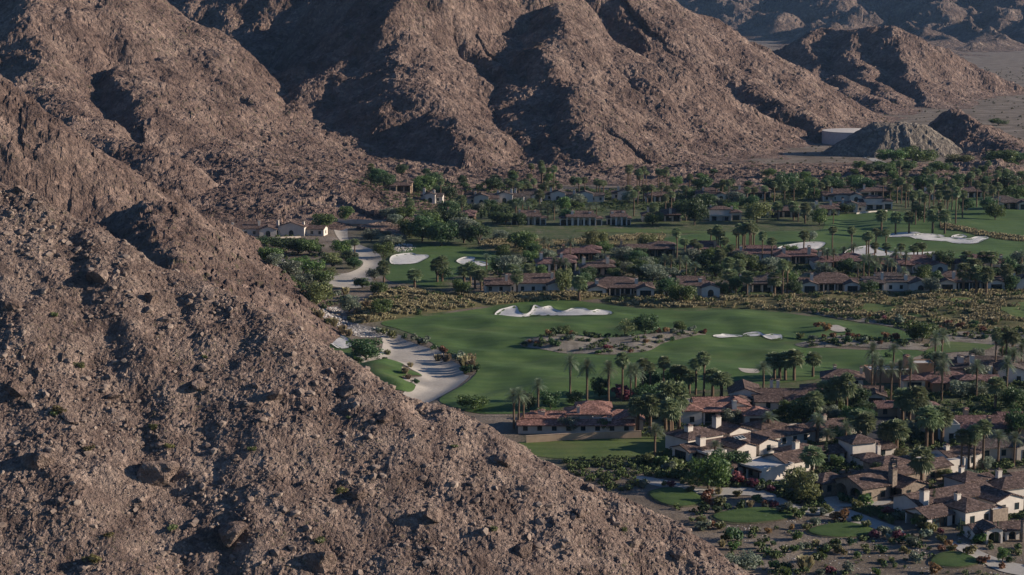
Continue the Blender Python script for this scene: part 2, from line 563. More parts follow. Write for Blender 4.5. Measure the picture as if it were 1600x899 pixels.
FAIRWAY = spline([(596, 506), (640, 498), (700, 491), (770, 481), (830, 473), (900, 472), (950, 477), (1010, 484), (1080, 487), (1150, 484), (1200, 487), (1260, 494), (1330, 504),
                  (1400, 515), (1428, 528), (1395, 536), (1330, 531), (1290, 533), (1255, 541), (1300, 545), (1350, 548), (1410, 546), (1445, 551), (1400, 566), (1340, 583), (1260, 595), (1150, 606),
                  (1050, 613), (950, 622), (860, 642), (760, 647), (700, 634), (688, 622), (722, 602), (738, 590), (745, 577), (722, 562), (690, 545), (655, 527), (620, 514)])
UPPER_GREEN = spline([(640, 386), (680, 383), (735, 388), (775, 398), (775, 420), (715, 432), (680, 447), (640, 443), (604, 436), (607, 412)])
EAST_FAIRWAY = spline([(1030, 374), (1080, 367), (1130, 364), (1200, 362), (1280, 360), (1292, 340), (1330, 334), (1385, 329), (1470, 338), (1500, 312), (1640, 312), (1640, 408), (1500, 404), (1400, 402), (1250, 395), (1150, 390), (1060, 387)])
MOUND_GREEN = spline([(548, 572), (580, 564), (610, 560.5), (630, 566), (629, 573), (645, 580), (659, 586), (628, 589), (645, 598), (648, 605), (632, 611), (590, 606), (550, 592)])
STRIP_GREEN = spline([(405, 483), (440, 488), (485, 502), (492, 511), (525, 524), (545, 532), (549, 545), (556, 557), (520, 556), (470, 530), (400, 500)])
NEAR_LAWN = spline([(815, 691), (880, 688), (960, 684), (1035, 683), (1045, 690), (1038, 705), (1000, 714), (920, 720), (850, 716), (800, 704)])
WASH = spline([(596, 526), (615, 522), (628, 524), (632, 530), (645, 535), (670, 543), (686, 546), (703, 558), (720, 570), (725, 583), (733, 586), (720, 598), (703, 610), (673, 626), (640, 634), (625, 622), (636, 608),
               (650, 601), (628, 591), (659, 587), (645, 576), (628, 566), (610, 560), (593, 563), (568, 566), (552, 556), (590, 551), (598, 536)])
WASH_UP = spline([(522, 352), (541, 350), (545, 374), (562, 382), (587, 393), (597, 407), (587, 420), (577, 428), (582, 440), (560, 449), (520, 446), (500, 438), (506, 428), (540, 427), (560, 419), (567, 410), (552, 400), (543, 384), (527, 370)])
CREEK = spline([(524, 478), (540, 488), (546, 504), (580, 510), (604, 514), (600, 524), (560, 526), (520, 515), (498, 503), (508, 488)])
ISLAND = spline([(813, 540), (850, 531), (890, 528), (950, 529), (1000, 526), (1060, 521), (1102, 526), (1085, 532), (1040, 538), (1010, 548), (960, 554), (900, 552), (850, 548)])
ISLAND_E = spline([(1243, 539), (1280, 531), (1330, 525), (1380, 534), (1420, 534), (1450, 541), (1440, 547), (1395, 546), (1340, 543), (1300, 544), (1260, 545)])
BEACH_E = spline([(1262, 489), (1300, 490), (1345, 498), (1400, 506), (1430, 512), (1500, 520), (1620, 514), (1620, 542), (1520, 536), (1450, 530), (1400, 513), (1330, 502)])
BEACH_S = spline([(1292, 512), (1310, 510), (1325, 517), (1308, 521)])
EDGE_S = spline([(1155, 577), (1180, 575), (1186, 584), (1160, 584)])
TEES = [spline([(1115, 806), (1140, 799), (1185, 794), (1225, 797), (1240, 805), (1220, 813), (1170, 818), (1130, 815)]),
        spline([(1264, 830), (1290, 821), (1330, 819), (1360, 827), (1358, 836), (1320, 841), (1280, 838)]),
        spline([(1455, 880), (1470, 870), (1495, 868), (1522, 877), (1528, 885), (1500, 891), (1465, 888)]),
        spline([(1015, 772), (1040, 765), (1075, 767), (1092, 776), (1098, 787), (1060, 793), (1030, 786)])]
GRASS_SLOPE = spline([(545, 506), (556, 485), (580, 466), (625, 452), (690, 462), (780, 462), (930, 462), (935, 470), (860, 473), (780, 478), (700, 489), (640, 496), (592, 505)])
ROUGH_E = spline([(935, 470), (960, 462), (1100, 466), (1240, 462), (1400, 458), (1640, 458), (1640, 514), (1500, 519), (1420, 512), (1330, 501), (1260, 490), (1150, 482), (1010, 482)])
ROUGH_N = spline([(750, 378), (800, 372), (905, 375), (1000, 366), (1040, 366), (1020, 392), (960, 388), (880, 394), (770, 392)])
ROUGH_NE = spline([(1474, 352), (1500, 356), (1560, 368), (1630, 374), (1630, 379), (1560, 375), (1500, 363), (1470, 357)])
GREEN_PATCH = [spline([(1476, 471), (1510, 469), (1545, 471), (1520, 476), (1485, 476)]), spline([(1560, 482), (1600, 477), (1640, 478), (1640, 508), (1590, 503)]),
               spline([(1322, 477), (1370, 480), (1420, 492), (1440, 500), (1380, 494), (1330, 484)]), spline([(1475, 536), (1510, 530), (1555, 534), (1540, 548), (1490, 551), (1440, 553)]),
               spline([(1350, 640), (1395, 631), (1400, 637), (1362, 651)]), spline([(980, 357), (1100, 362), (1100, 365), (900, 362)]), spline([(1218, 672), (1255, 668), (1262, 676), (1225, 680)])]
BUNKERS = [spline(p, 5) for p in (
    [(773, 489), (780, 485.5), (790, 483.7), (806, 482), (811, 488), (820, 490.5), (829, 488), (835, 481.5), (847, 483.7), (861, 481), (868, 488), (880, 491), (890, 489), (894, 482.5), (905, 484.5), (914, 487.5), (920, 491),
     (929, 490.5), (935, 486), (950, 489.5), (956, 494), (935, 495.5), (885, 495), (860, 493.5), (835, 491.5), (810, 494), (780, 494)],
    [(1114, 529), (1127, 526), (1127, 521.5), (1140, 522), (1161, 525.5), (1150, 529.5), (1132, 532), (1121, 531.5)],
    [(1161, 520), (1185, 519), (1196, 524), (1206, 522), (1218, 525), (1222, 531), (1210, 532), (1196, 530), (1188, 526.5), (1173, 525)],
    [(976, 528), (982, 524.5), (1000, 526), (997, 530), (982, 531)], [(1011, 525), (1018, 522.5), (1024, 523.5), (1020, 526.5)], [(1074, 522), (1084, 519.5), (1092, 521), (1084, 524)],
    [(609, 410), (612, 403), (625, 399.5), (643, 397.5), (652, 399.8), (670, 401), (663, 407), (648, 412.5), (617, 413.5)],
    [(713, 409), (726, 404), (742, 404.5), (740, 410), (753, 411.3), (763, 414.6), (753, 416.6), (726, 415)],
    [(1389, 369), (1397, 366.2), (1438, 366), (1427, 370), (1441, 368), (1476, 369.7), (1462, 372.5), (1487, 373.4), (1513, 375.4), (1526, 372.6), (1545, 373.7), (1535, 378.5), (1524, 381), (1502, 380.4), (1469, 377.5), (1436, 376.6), (1416, 372.4)],
    [(1486, 371), (1500, 368.4), (1511, 370.8), (1500, 373.2)],
    [(1213, 393), (1225, 385), (1258, 381.3), (1288, 382), (1284, 388), (1266, 393), (1240, 395)],
    [(1319, 398), (1325, 391.5), (1360, 388), (1390, 394.5), (1425, 397), (1463, 395.5), (1456, 404), (1425, 402), (1381, 400), (1344, 402.5), (1323, 404)],
    [(493, 529), (505, 527), (515, 530.5), (522, 530), (528, 527.5), (543, 532.5), (549, 543), (530, 545.5), (514, 538)])]
ROADS = [spline([(1338, 690), (1346, 668), (1362, 652), (1398, 639), (1420, 640), (1412, 655), (1398, 675), (1392, 700), (1360, 705)]),
         spline([(1052, 690), (1062, 678), (1085, 673), (1112, 673), (1135, 676), (1128, 684), (1095, 688), (1070, 694)]),
         spline([(1398, 639), (1440, 632), (1490, 640), (1480, 648), (1420, 646)])]
TRACKS = [spline([(1000, 745), (1060, 756), (1100, 764), (1180, 762), (1250, 790), (1310, 792), (1370, 812), (1410, 830), (1402, 838), (1350, 822), (1290, 806), (1240, 800), (1180, 775), (1100, 774), (1050, 766), (1000, 754)]),
          spline([(1318, 230), (1345, 239), (1390, 257), (1386, 261), (1340, 243), (1312, 232)]), spline([(1488, 850), (1510, 853), (1540, 868), (1580, 880), (1640, 892), (1640, 905), (1570, 897), (1530, 880), (1495, 862)])]
PATIOS = [spline([(1165, 742), (1200, 739), (1240, 744), (1250, 752), (1200, 756), (1165, 750)], 3), spline([(1290, 778), (1340, 775), (1390, 780), (1380, 790), (1310, 792), (1285, 786)], 3)]

def gz(x, y):
    x, y = np.asarray(x, dtype=float), np.asarray(y, dtype=float)
    h = 0.7 * fbm(x / 42, y / 42, 3, 201)
    f = sdf(x, y, FAIRWAY)
    h = h + smooth(0, 12, f) * (1.5 * noise(x / 26, y / 20, 205) + 0.45 * noise(x / 11, y / 9, 206))
    f2 = sdf(x, y, EAST_FAIRWAY)
    h = h + smooth(0, 12, f2) * 1.3 * noise(x / 34, y / 30, 207)
    h = h - 1.6 * smooth(-3, 5, sdf(x, y, WASH)) - 0.9 * smooth(-3, 5, sdf(x, y, WASH_UP)) - 1.2 * smooth(-3, 4, sdf(x, y, CREEK))
    h = h + 1.9 * smooth(0, 9, sdf(x, y, MOUND_GREEN)) + 1.6 * smooth(-1, 8, sdf(x, y, ISLAND)) + 0.8 * smooth(-1, 6, sdf(x, y, ISLAND_E))
    h = h + 2.0 * smooth(-6, 12, sdf(x, y, GRASS_SLOPE)) + 1.5 * smooth(0, 12, sdf(x, y, ROUGH_E)) * (0.5 + noise(x / 17, y / 15, 208))
    for t in TEES: h = h + 0.5 * smooth(-2, 1, sdf(x, y, t))
    for b in BUNKERS:
        s = sdf(x, y, b)
        h = h - 0.45 * smooth(-0.2, 1.2, s) + 0.55 * smooth(-3.0, 1.5, sdf(x, y - 3.5, b))
    return h

def HT(x, y):
    """ground height anywhere: valley floor or the rock that rises from it"""
    x, y = np.atleast_1d(np.asarray(x, dtype=float)), np.atleast_1d(np.asarray(y, dtype=float))
    h = gz(x, y)
    m = y > 640
    if m.any(): h[m] = np.maximum(h[m], mountain_z(x[m], y[m]))
    m = (y < 540) & (x < 90)
    if m.any(): h[m] = np.maximum(h[m], fore_z(x[m], y[m]))
    return h

def ground_mat():
    m, nt, b = new_mat('desert soil', 0.95, 0.1)
    co = nt.nodes.new('ShaderNodeNewGeometry').outputs['Position']
    c = ramp(nt, nz(nt, co, 0.045, 6, 0.6), [(0.30, (0.092, 0.072, 0.054)), (0.45, (0.135, 0.108, 0.083)), (0.6, (0.19, 0.155, 0.125)), (0.75, (0.25, 0.21, 0.175))])
    c = mixc(nt, 0.8, c, ramp(nt, nz(nt, co, 1.3, 6, 0.8), [(0.3, (0.45, 0.45, 0.45)), (0.5, (1, 1, 1)), (0.7, (1.35, 1.33, 1.3))]), 'MULTIPLY')
    g = attr(nt, 'garden')
    gc = ramp(nt, nz(nt, co, 0.16, 5, 0.65), [(0.32, (0.035, 0.056, 0.020)), (0.48, (0.058, 0.082, 0.030)), (0.6, (0.10, 0.10, 0.055)), (0.75, (0.17, 0.145, 0.105))])
    c = mixc(nt, g, c, gc)
    nt.links.new(c, b.inputs['Base Color'])
    bump(nt, b, nz(nt, co, 0.9, 6, 0.7), 0.5)
    return m

def grass_mat(name, c1, c2, c3, scale=0.05, mow=True):
    m, nt, b = new_mat(name, 0.85, 0.15)
    co = nt.nodes.new('ShaderNodeNewGeometry').outputs['Position']
    c = ramp(nt, nz(nt, co, scale, 5, 0.6), [(0.3, c1), (0.5, c2), (0.72, c3)])
    c = mixc(nt, 0.6, c, ramp(nt, nz(nt, co, 1.1, 5, 0.75), [(0.3, (0.7, 0.7, 0.7)), (0.7, (1.25, 1.25, 1.2))]), 'MULTIPLY')
    wv = nt.nodes.new('ShaderNodeTexWave')
    wv.bands_direction = 'Y'
    wv.inputs['Scale'].default_value = 0.055
    wv.inputs['Distortion'].default_value = 6.0
    wv.inputs['Detail'].default_value = 1.0
    wv.inputs['Detail Scale'].default_value = 0.3
    nt.links.new(co, wv.inputs['Vector'])
    c = mixc(nt, 0.35, c, ramp(nt, wv.outputs['Fac'], [(0.2, (0.8, 0.82, 0.8)), (0.8, (1.25, 1.2, 1.1))]), 'MULTIPLY')
    patch = ramp(nt, nz(nt, co, 0.028, 4, 0.6), [(0.60, (0, 0, 0)), (0.74, (1, 1, 1))])
    c = mixc(nt, math_n(nt, 'MULTIPLY', patch, 0.45), c, (0.115, 0.105, 0.045))
    nt.links.new(c, b.inputs['Base Color'])
    bump(nt, b, nz(nt, co, 2.2, 4, 0.7), 0.12)
    return m

def plain_mat(name, c1, c2, scale, fine=1.5, bd=0.15, rough=0.95):
    m, nt, b = new_mat(name, rough, 0.1)
    co = nt.nodes.new('ShaderNodeNewGeometry').outputs['Position']
    c = ramp(nt, nz(nt, co, scale, 5, 0.6), [(0.3, c1), (0.7, c2)])
    c = mixc(nt, 0.6, c, ramp(nt, nz(nt, co, fine, 6, 0.75), [(0.3, (0.75, 0.75, 0.75)), (0.7, (1.2, 1.2, 1.2))]), 'MULTIPLY')
    nt.links.new(c, b.inputs['Base Color'])
    bump(nt, b, nz(nt, co, fine, 5, 0.7), bd)
    return m

M_GROUND = ground_mat()
M_FAIRWAY = grass_mat('fairway turf', (0.042, 0.078, 0.021), (0.056, 0.096, 0.027), (0.082, 0.118, 0.038))
M_LAWN = grass_mat('lawn', (0.05, 0.085, 0.022), (0.075, 0.105, 0.03), (0.10, 0.12, 0.04), 0.1)
M_TEE = grass_mat('tee turf', (0.036, 0.066, 0.016), (0.048, 0.082, 0.022), (0.066, 0.098, 0.03), 0.3)
M_SAND = plain_mat('bunker sand', (0.43, 0.41, 0.38), (0.56, 0.54, 0.51), 0.3, 1.6, 0.12)
M_WASH = plain_mat('wash sand', (0.30, 0.265, 0.225), (0.40, 0.36, 0.31), 0.08, 1.2, 0.15)
M_GRAVEL = plain_mat('gravel', (0.10, 0.086, 0.066), (0.27, 0.235, 0.195), 0.16, 1.6, 0.35)
M_CREEK = plain_mat('creek stones', (0.16, 0.145, 0.13), (0.34, 0.31, 0.28), 1.3, 2.6, 0.5)
M_ROUGH = plain_mat('dry rough', (0.055, 0.062, 0.026), (0.16, 0.13, 0.062), 0.09, 1.3, 0.4)
M_ASPHALT = plain_mat('asphalt', (0.040, 0.041, 0.045), (0.055, 0.055, 0.06), 0.3, 4.0, 0.03)
M_TRACK = plain_mat('packed track', (0.27, 0.25, 0.225), (0.36, 0.335, 0.30), 0.2, 2.0, 0.06)
M_PATIO = plain_mat('patio stone', (0.30, 0.28, 0.25), (0.38, 0.36, 0.33), 0.5, 2.0, 0.03)

X, Y = polar(-27, 27, 470, np.concatenate([np.geomspace(230, 1500, 780), np.geomspace(1510, 16000, 160)]))
Z = gz(X, Y)
gard = smooth(-0.1, 0.25, fbm(X / 30, Y / 30, 3, 221) + 0.15) * smooth(940, 860, Y) * smooth(720, 760, Y) * smooth(-60, -40, X)
band = smooth(905, 925, Y) * smooth(1300, 1240, Y) * smooth(-95, -60, X)
near = smooth(525, 545, Y) * smooth(690, 660, Y) * smooth(0, 12, X)
gard = np.clip(np.maximum(np.maximum(gard, band * 0.9), near * 0.85), 0, 1)
o = mesh_np('ground', np.stack([X, Y, Z], -1).reshape(-1, 3), grid_faces(*X.shape), M_GROUND, smooth_shade=True)
add_attr(o, 'garden', gard.ravel())
tag(o, kind='structure')

def sheet(name, poly, mat, off, step):
    """a region of the ground as a sheet that follows it"""
    x0, y0 = poly.min(0); x1, y1 = poly.max(0)
    gx, gy = np.meshgrid(np.arange(x0, x1, step), np.arange(y0, y1, step))
    gx = gx + (np.arange(gx.shape[0])[:, None] % 2) * step * 0.5
    q = np.stack([gx.ravel(), gy.ravel()], -1)
    q = q[sdf(q[:, 0], q[:, 1], poly) > step * 0.35]
    seg = []
    for a, b in zip(poly, np.roll(poly, -1, 0)):
        n = max(1, int(math.hypot(*(b - a)) / step))
        seg += [a + (b - a) * k / n for k in range(n)]
    nb = len(seg)
    pts = [Vector(p) for p in seg] + [Vector(p) for p in q]
    vs, es, fs, *_ = geometry.delaunay_2d_cdt(pts, [(i, (i + 1) % nb) for i in range(nb)], [], 1, 1e-4)
    v = np.array([(p.x, p.y) for p in vs])
    z = gz(v[:, 0], v[:, 1]) + off
    f = np.array([list(t) for t in fs if len(t) == 3], dtype=np.int32)
    o = mesh_np(name, np.column_stack([v, z]), f, mat, smooth_shade=True)
    return tag(o, kind='structure')

sheet('rough_grass', GRASS_SLOPE, M_ROUGH, .06, 2.4)
sheet('rough_grass', ROUGH_E, M_ROUGH, .06, 2.6)
sheet('rough_grass', ROUGH_N, M_ROUGH, .06, 3)
sheet('fairway', FAIRWAY, M_FAIRWAY, .12, 2.2)
sheet('fairway', UPPER_GREEN, M_FAIRWAY, .10, 2.4)
sheet('fairway', EAST_FAIRWAY, M_FAIRWAY, .10, 3.5)
sheet('rough_grass', ROUGH_NE, M_ROUGH, .20, 3)
sheet('fairway', MOUND_GREEN, M_FAIRWAY, .22, 1.8)
sheet('fairway', STRIP_GREEN, M_FAIRWAY, .10, 2)
sheet('lawn', NEAR_LAWN, M_LAWN, .10, 1.6)
for g in GREEN_PATCH: sheet('lawn', g, M_LAWN, .14, 2)
sheet('sand_wash', WASH, M_WASH, .14, 1.6)
sheet('sand_wash', WASH_UP, M_WASH, .12, 2.2)
sheet('creek_bed', CREEK, M_CREEK, .12, 1.6)
sheet('gravel_bed', ISLAND, M_GRAVEL, .24, 1.6)
sheet('gravel_bed', ISLAND_E, M_GRAVEL, .24, 1.8)
sheet('gravel_bed', BEACH_E, M_GRAVEL, .16, 2)
for g in (BEACH_S, EDGE_S): sheet('gravel_bed', g, M_WASH, .2, 1.2)
M_COLLAR = plain_mat('collar turf', (0.045, 0.05, 0.02), (0.13, 0.115, 0.07), 0.5, 2.0, 0.15)
for t in TEES:
    ctr = t.mean(0)
    k_ = np.arange(len(t))
    sheet('tee_collar', ctr + (t - ctr) * (1.09 + .05 * noise(k_ * .35, k_ * 0 + ctr[0], 230))[:, None], M_COLLAR, .10, 1.0)
    sheet('tee_green', t, M_TEE, .16, 1.0)
M_LIP = grass_mat('bunker lip turf', (0.022, 0.042, 0.014), (0.032, 0.056, 0.018), (0.045, 0.07, 0.024), 0.3)
for b in BUNKERS:
    e_ = b - np.roll(b, 1, 0) + np.roll(b, -1, 0) - b
    n_ = np.stack([e_[:, 1], -e_[:, 0]], -1) / (np.linalg.norm(e_, axis=1)[:, None] + 1e-9)
    if np.sum(b[:, 0] * np.roll(b[:, 1], -1) - np.roll(b[:, 0], -1) * b[:, 1]) < 0: n_ = -n_
    sheet('bunker_lip', b + n_ * (0.7 + .4 * noise(np.arange(len(b)) * .3, b[:, 0] * .1, 233))[:, None], M_LIP, .17, 1.1)
    sheet('sand_bunker', b, M_SAND, .22, 1.0)
for r_ in ROADS: sheet('road', r_, M_ASPHALT, .12, 1.6)
for r_ in TRACKS: sheet('path', r_, M_TRACK, .14, 1.4)
for r_ in PATIOS: sheet('patio', r_, M_PATIO, .16, 1.5)
# ------------------------------------------------------------------ mesh builder for the houses
class MB:
    def __init__(s): s.v, s.f = [], []
    def poly(s, pts):
        i = len(s.v); s.v += [tuple(p) for p in pts]; s.f.append(tuple(range(i, i + len(pts))))
    def hull(s, a, b):
        """two loops with the same number of points -> closed solid (a below / inside, b above / outside)"""
        n, i = len(a), len(s.v)
        s.v += [tuple(p) for p in a] + [tuple(p) for p in b]
        s.f.append(tuple(i + k for k in reversed(range(n)))); s.f.append(tuple(i + n + k for k in range(n)))
        for k in range(n):
            q = (k + 1) % n
            s.f.append((i + k, i + q, i + n + q, i + n + k))
    def box(s, x0, x1, y0, y1, z0, z1):
        s.hull([(x0, y0, z0), (x1, y0, z0), (x1, y1, z0), (x0, y1, z0)], [(x0, y0, z1), (x1, y0, z1), (x1, y1, z1), (x0, y1, z1)])
    def build(s, name, mat, parent):
        me = bpy.data.meshes.new(name)
        me.from_pydata(s.v, [], s.f)
        me.materials.append(mat)
        bm = bmesh.new(); bm.from_mesh(me); bmesh.ops.recalc_face_normals(bm, faces=bm.faces); bm.to_mesh(me); bm.free()
        o = bpy.data.objects.new(name, me)
        COL.objects.link(o)
        o.parent = parent
        return o

def stucco(name, c):
    k = tuple(x * 0.8 for x in c)
    return two_tone(name, k, c, 0.5, 0.9, bump_d=0.03, bscale=3.0)

def tile_mat(name, c):
    m, nt, b = new_mat(name, 0.9, 0.1)
    co = texco(nt)
    v = nt.nodes.new('ShaderNodeSeparateColor')
    nt.links.new(vor(nt, co, 2.2), v.inputs[0])
    cc = ramp(nt, v.outputs[0], [(0.0, tuple(x * 0.55 for x in c)), (0.45, c), (0.8, tuple(x * 1.35 for x in c)), (1.0, tuple(min(1, x * 1.9 + .02) for x in c))])
    cc = mixc(nt, 0.6, cc, ramp(nt, nz(nt, co, 0.35, 4), [(0.3, (0.7, 0.7, 0.72)), (0.7, (1.25, 1.2, 1.15))]), 'MULTIPLY')
    nt.links.new(cc, b.inputs['Base Color'])
    w = nt.nodes.new('ShaderNodeTexWave')
    w.bands_direction = 'DIAGONAL'
    w.inputs['Scale'].default_value = 0.9
    w.inputs['Distortion'].default_value = 1.0
    nt.links.new(co, w.inputs['Vector'])
    bump(nt, b, math_n(nt, 'ADD', w.outputs['Fac'], v.outputs[1]), 0.10)
    return m

WALLS = {'white': stucco('white stucco', (0.57, 0.51, 0.445)), 'cream': stucco('cream stucco', (0.53, 0.45, 0.37)), 'tan': stucco('tan stucco', (0.40, 0.29, 0.20)),
         'stone': two_tone('rubble stone', (0.16, 0.125, 0.095), (0.30, 0.235, 0.18), 1.6, bump_d=0.12), 'ochre': stucco('ochre stucco', (0.42, 0.24, 0.14))}
ROOFS = {'brown': tile_mat('brown roof tile', (0.098, 0.068, 0.058)), 'red': tile_mat('red roof tile', (0.150, 0.080, 0.066)), 'grey': tile_mat('grey brown roof tile', (0.078, 0.062, 0.057)),
         'terra': tile_mat('terracotta roof tile', (0.205, 0.112, 0.090)), 'rose': tile_mat('rose roof tile', (0.125, 0.076, 0.070))}
M_FLAT = plain_mat('flat roof', (0.36, 0.34, 0.32), (0.46, 0.44, 0.42), 0.3, 1.5, 0.03)
M_GLASS, nt_, b_ = new_mat('window glass', 0.08, 0.5)
b_.inputs['Base Color'].default_value = (0.015, 0.03, 0.035, 1)
M_DARK = two_tone('dark bronze', (0.02, 0.017, 0.015), (0.035, 0.03, 0.026), 1.0, 0.6)
M_WOOD = two_tone('dark timber', (0.045, 0.026, 0.017), (0.075, 0.045, 0.03), 1.5, 0.7)
M_INT = two_tone('shaded room', (0.10, 0.085, 0.07), (0.16, 0.14, 0.12), 0.6, 0.9)

LAND = []          # (phrase, px, py) of the landmarks that plant labels lean on
FOOTPRINTS = []    # (cx, cy, radius) for keeping plants out of houses

class House:
    def __init__(s, px, py, rot, wall, roof, label, ref, name='villa', cat='house'):
        x, y = G0(px, py)
        z = float(HT(x, y)[0])
        s.z = z
        s.root = empty(name, (x, y, z), R(rot))
        tag(s.root, label, cat, 'villas of the golf estate')
        s.wall, s.roof = WALLS[wall], ROOFS[roof]
        s.n = 0
        s.hs = .86
        s.rot = R(rot)
        LAND.append((ref, px, py))

    def face(s, W, side, u0, u1):
        """basis of a wall face: origin, u axis, outward n"""
        x0, x1, y0, y1 = W
        if side == 'F': return lambda u, n, z: (x0 + u, y0 - n, z), x1 - x0
        if side == 'L': return lambda u, n, z: (x0 - n, y1 - u, z), y1 - y0
        if side == 'R': return lambda u, n, z: (x1 + n, y0 + u, z), y1 - y0

    def slab(s, mb, fn, u0, u1, n0, n1, z0, z1):
        mb.hull([fn(u0, n0, z0), fn(u1, n0, z0), fn(u1, n0, z1), fn(u0, n0, z1)], [fn(u0, n1, z0), fn(u1, n1, z0), fn(u1, n1, z1), fn(u0, n1, z1)])

    def opening(s, fn, u, w, z0, z1, name='window', arch=False, mull=2):
        f = MB()
        t = 0.14
        s.slab(f, fn, u - w / 2 - t, u - w / 2, -0.05, 0.08, z0, z1); s.slab(f, fn, u + w / 2, u + w / 2 + t, -0.05, 0.08, z0, z1)
        s.slab(f, fn, u - w / 2 - t, u + w / 2 + t, -0.05, 0.08, z1, z1 + t)
        for k in range(1, mull):
            uu = u - w / 2 + w * k / mull
            s.slab(f, fn, uu - 0.05, uu + 0.05, -0.05, 0.06, z0, z1)
        fr = f.build(name, M_WOOD if name == 'door' else M_DARK, s.root)
        g = MB()
        pts = [(u - w / 2, z0), (u + w / 2, z0)]
        if arch: pts += [(u + w / 2 * math.cos(a), z1 + t + w / 2 * 0.8 * math.sin(a)) for a in np.linspace(0.0, math.pi, 9)]
        else: pts += [(u + w / 2, z1), (u - w / 2, z1)]
        g.hull([fn(a, -0.04, b) for a, b in pts], [fn(a, 0.03, b) for a, b in pts])
        g.build('pane' if name != 'garage_door' else 'door_leaf', M_GLASS if name != 'garage_door' else M_WOOD, fr)

    def arcade(s, fn, L, z0, z1, n, thick, mat):
        """wall with n arched openings standing in front of a recessed room"""
        mb = MB()
        p = L / n
        pier = min(0.5, p * 0.16)
        r = p / 2 - pier
        sp = z1 - 0.45 - r * 0.7
        for k in range(n):
            c = p * (k + .5)
            for sg in (-1, 1):
                a = c + sg * r; b2 = c + sg * p / 2
                s.slab(mb, fn, min(a, b2), max(a, b2), 0, thick, z0, sp)
            arc = [(c - r * math.cos(t), sp + r * 0.7 * math.sin(t)) for t in np.linspace(0, math.pi, 11)]
            prev = None
            lo = [(c - p / 2, sp)] + arc + [(c + p / 2, sp)]
            for (u0, w0), (u1, w1) in zip(lo[:-1], lo[1:]):
                if u1 - u0 < 1e-5: continue
                mb.hull([fn(u0, 0, w0), fn(u1, 0, w1), fn(u1, 0, z1), fn(u0, 0, z1)], [fn(u0, thick, w0), fn(u1, thick, w1), fn(u1, thick, z1), fn(u0, thick, z1)])
        mb.build('arcade', mat, s.root)

    def wing(s, cx, cy, w, d, h, roof='gx', F='win', L='', Rr='win', pitch=0.38, over=0.7, wall=None):
        """a wing: centre x, front y, width, depth, wall height"""
        h, pitch = h * s.hs, pitch * .84
        s.n += 1
        j = 0.017 * s.n
        wallm = WALLS[wall] if wall else s.wall
        x0, x1, y0, y1, h = cx - w / 2 + j, cx + w / 2 + j * .7, cy + j, cy + d + j * 1.3, h + j
        fx, fy = s.root.location.x, s.root.location.y
        c, sn = math.cos(s.rot), math.sin(s.rot)
        ux, uy = (x0 + x1) / 2, (y0 + y1) / 2
        FOOTPRINTS.append((fx + ux * c - uy * sn, fy + ux * sn + uy * c, math.hypot(w, d) * 0.42))
        W = (x0, x1, y0, y1)
        body = MB()
        by0, bx0 = y0, x0
        if F in ('loggia', 'arcade', 'arch'): by0 = y0 + min(3.2, d * 0.45)
        if L in ('loggia', 'arcade', 'arch'): bx0 = x0 + min(3.2, w * 0.45)
        if by0 > y0 or bx0 > x0:
            body.box(bx0, x1, by0, y1, -1.5, h - 0.05)
            top = MB(); top.box(x0 + .05, x1 - .01, y0 + .05, y1 - .01, h - 0.4, h)
            top.build('ceiling_slab', wallm, s.root)
            # side walls of the recess
            sides = []
            if by0 > y0:
                sides.append((x1 - .4, x1, y0 + .4, by0))
                if bx0 == x0: sides.append((x0, x0 + .4, y0 + .4, by0))
            if bx0 > x0:
                sides.append((x0 + .4, bx0, y1 - .4, y1))
                if by0 == y0: sides.append((x0 + .4, bx0, y0, y0 + .4))
            for q in sides:
                sd = MB(); sd.box(*q, -1.5, h - .41); sd.build('side_wall', wallm, s.root)
            for side, kind, on in (('F', F, by0 > y0), ('L', L, bx0 > x0)):
                if not on: continue
                fn, LL = s.face(W, side, 0, 0)
                g = (lambda fn: (lambda u, n, z: fn(u, n - 0.45, z)))(fn)
                if kind == 'arcade': s.arcade(g, LL, -1.5, h - .02, max(3, round(LL / 3.0)), 0.42, wallm)
                elif kind == 'arch': s.arcade(g, LL, -1.5, h - .02, 1 if LL < 8.5 else 2, 0.42, wallm)
                else:
                    mb = MB(); s.slab(mb, g, 0.02, LL - .02, 0, .42, h - .55, h - .03); mb.build('beam', M_WOOD if s.n % 2 else wallm, s.root)
                    n = max(2, round(LL / 4.5))
                    for k in range(n + 1):
                        uu = .25 + (LL - .5) * k / n
                        mb = MB(); s.slab(mb, g, uu - .22, uu + .22, .02, .40, -1.5, h - .56); mb.build('post', wallm, s.root)
                # glass doors on the recessed wall
                W2 = (bx0, x1, by0, y1)
                fn2, L2 = s.face(W2, side, 0, 0)
                n = max(1, int((L2 - 1.6) // 3.6))
                for k in range(n): s.opening(fn2, L2 * (k + .5) / n, min(3.0, L2 / n * .8), 0.05, min(2.6, h - 1.0), 'door', mull=3)
        else:
            body.box(x0, x1, y0, y1, -1.5, h - (0.0 if roof == 'flat' else .02))
        # gables
        if roof == 'gy':
            r = w / 2 * pitch
            body.hull([(x0, y0, h - .02), (x1, y0, h - .02), ((x0 + x1) / 2, y0, h + r - .05)], [(x0, y1, h - .02), (x1, y1, h - .02), ((x0 + x1) / 2, y1, h + r - .05)])
        if roof == 'gx':
            r = d / 2 * pitch
            body.hull([(x0, y0, h - .02), (x0, y1, h - .02), (x0, (y0 + y1) / 2, h + r - .05)], [(x1, y0, h - .02), (x1, y1, h - .02), (x1, (y0 + y1) / 2, h + r - .05)])
        body.build('wall', wallm, s.root)
        rf = MB()
        t = 0.26
        o_ = over
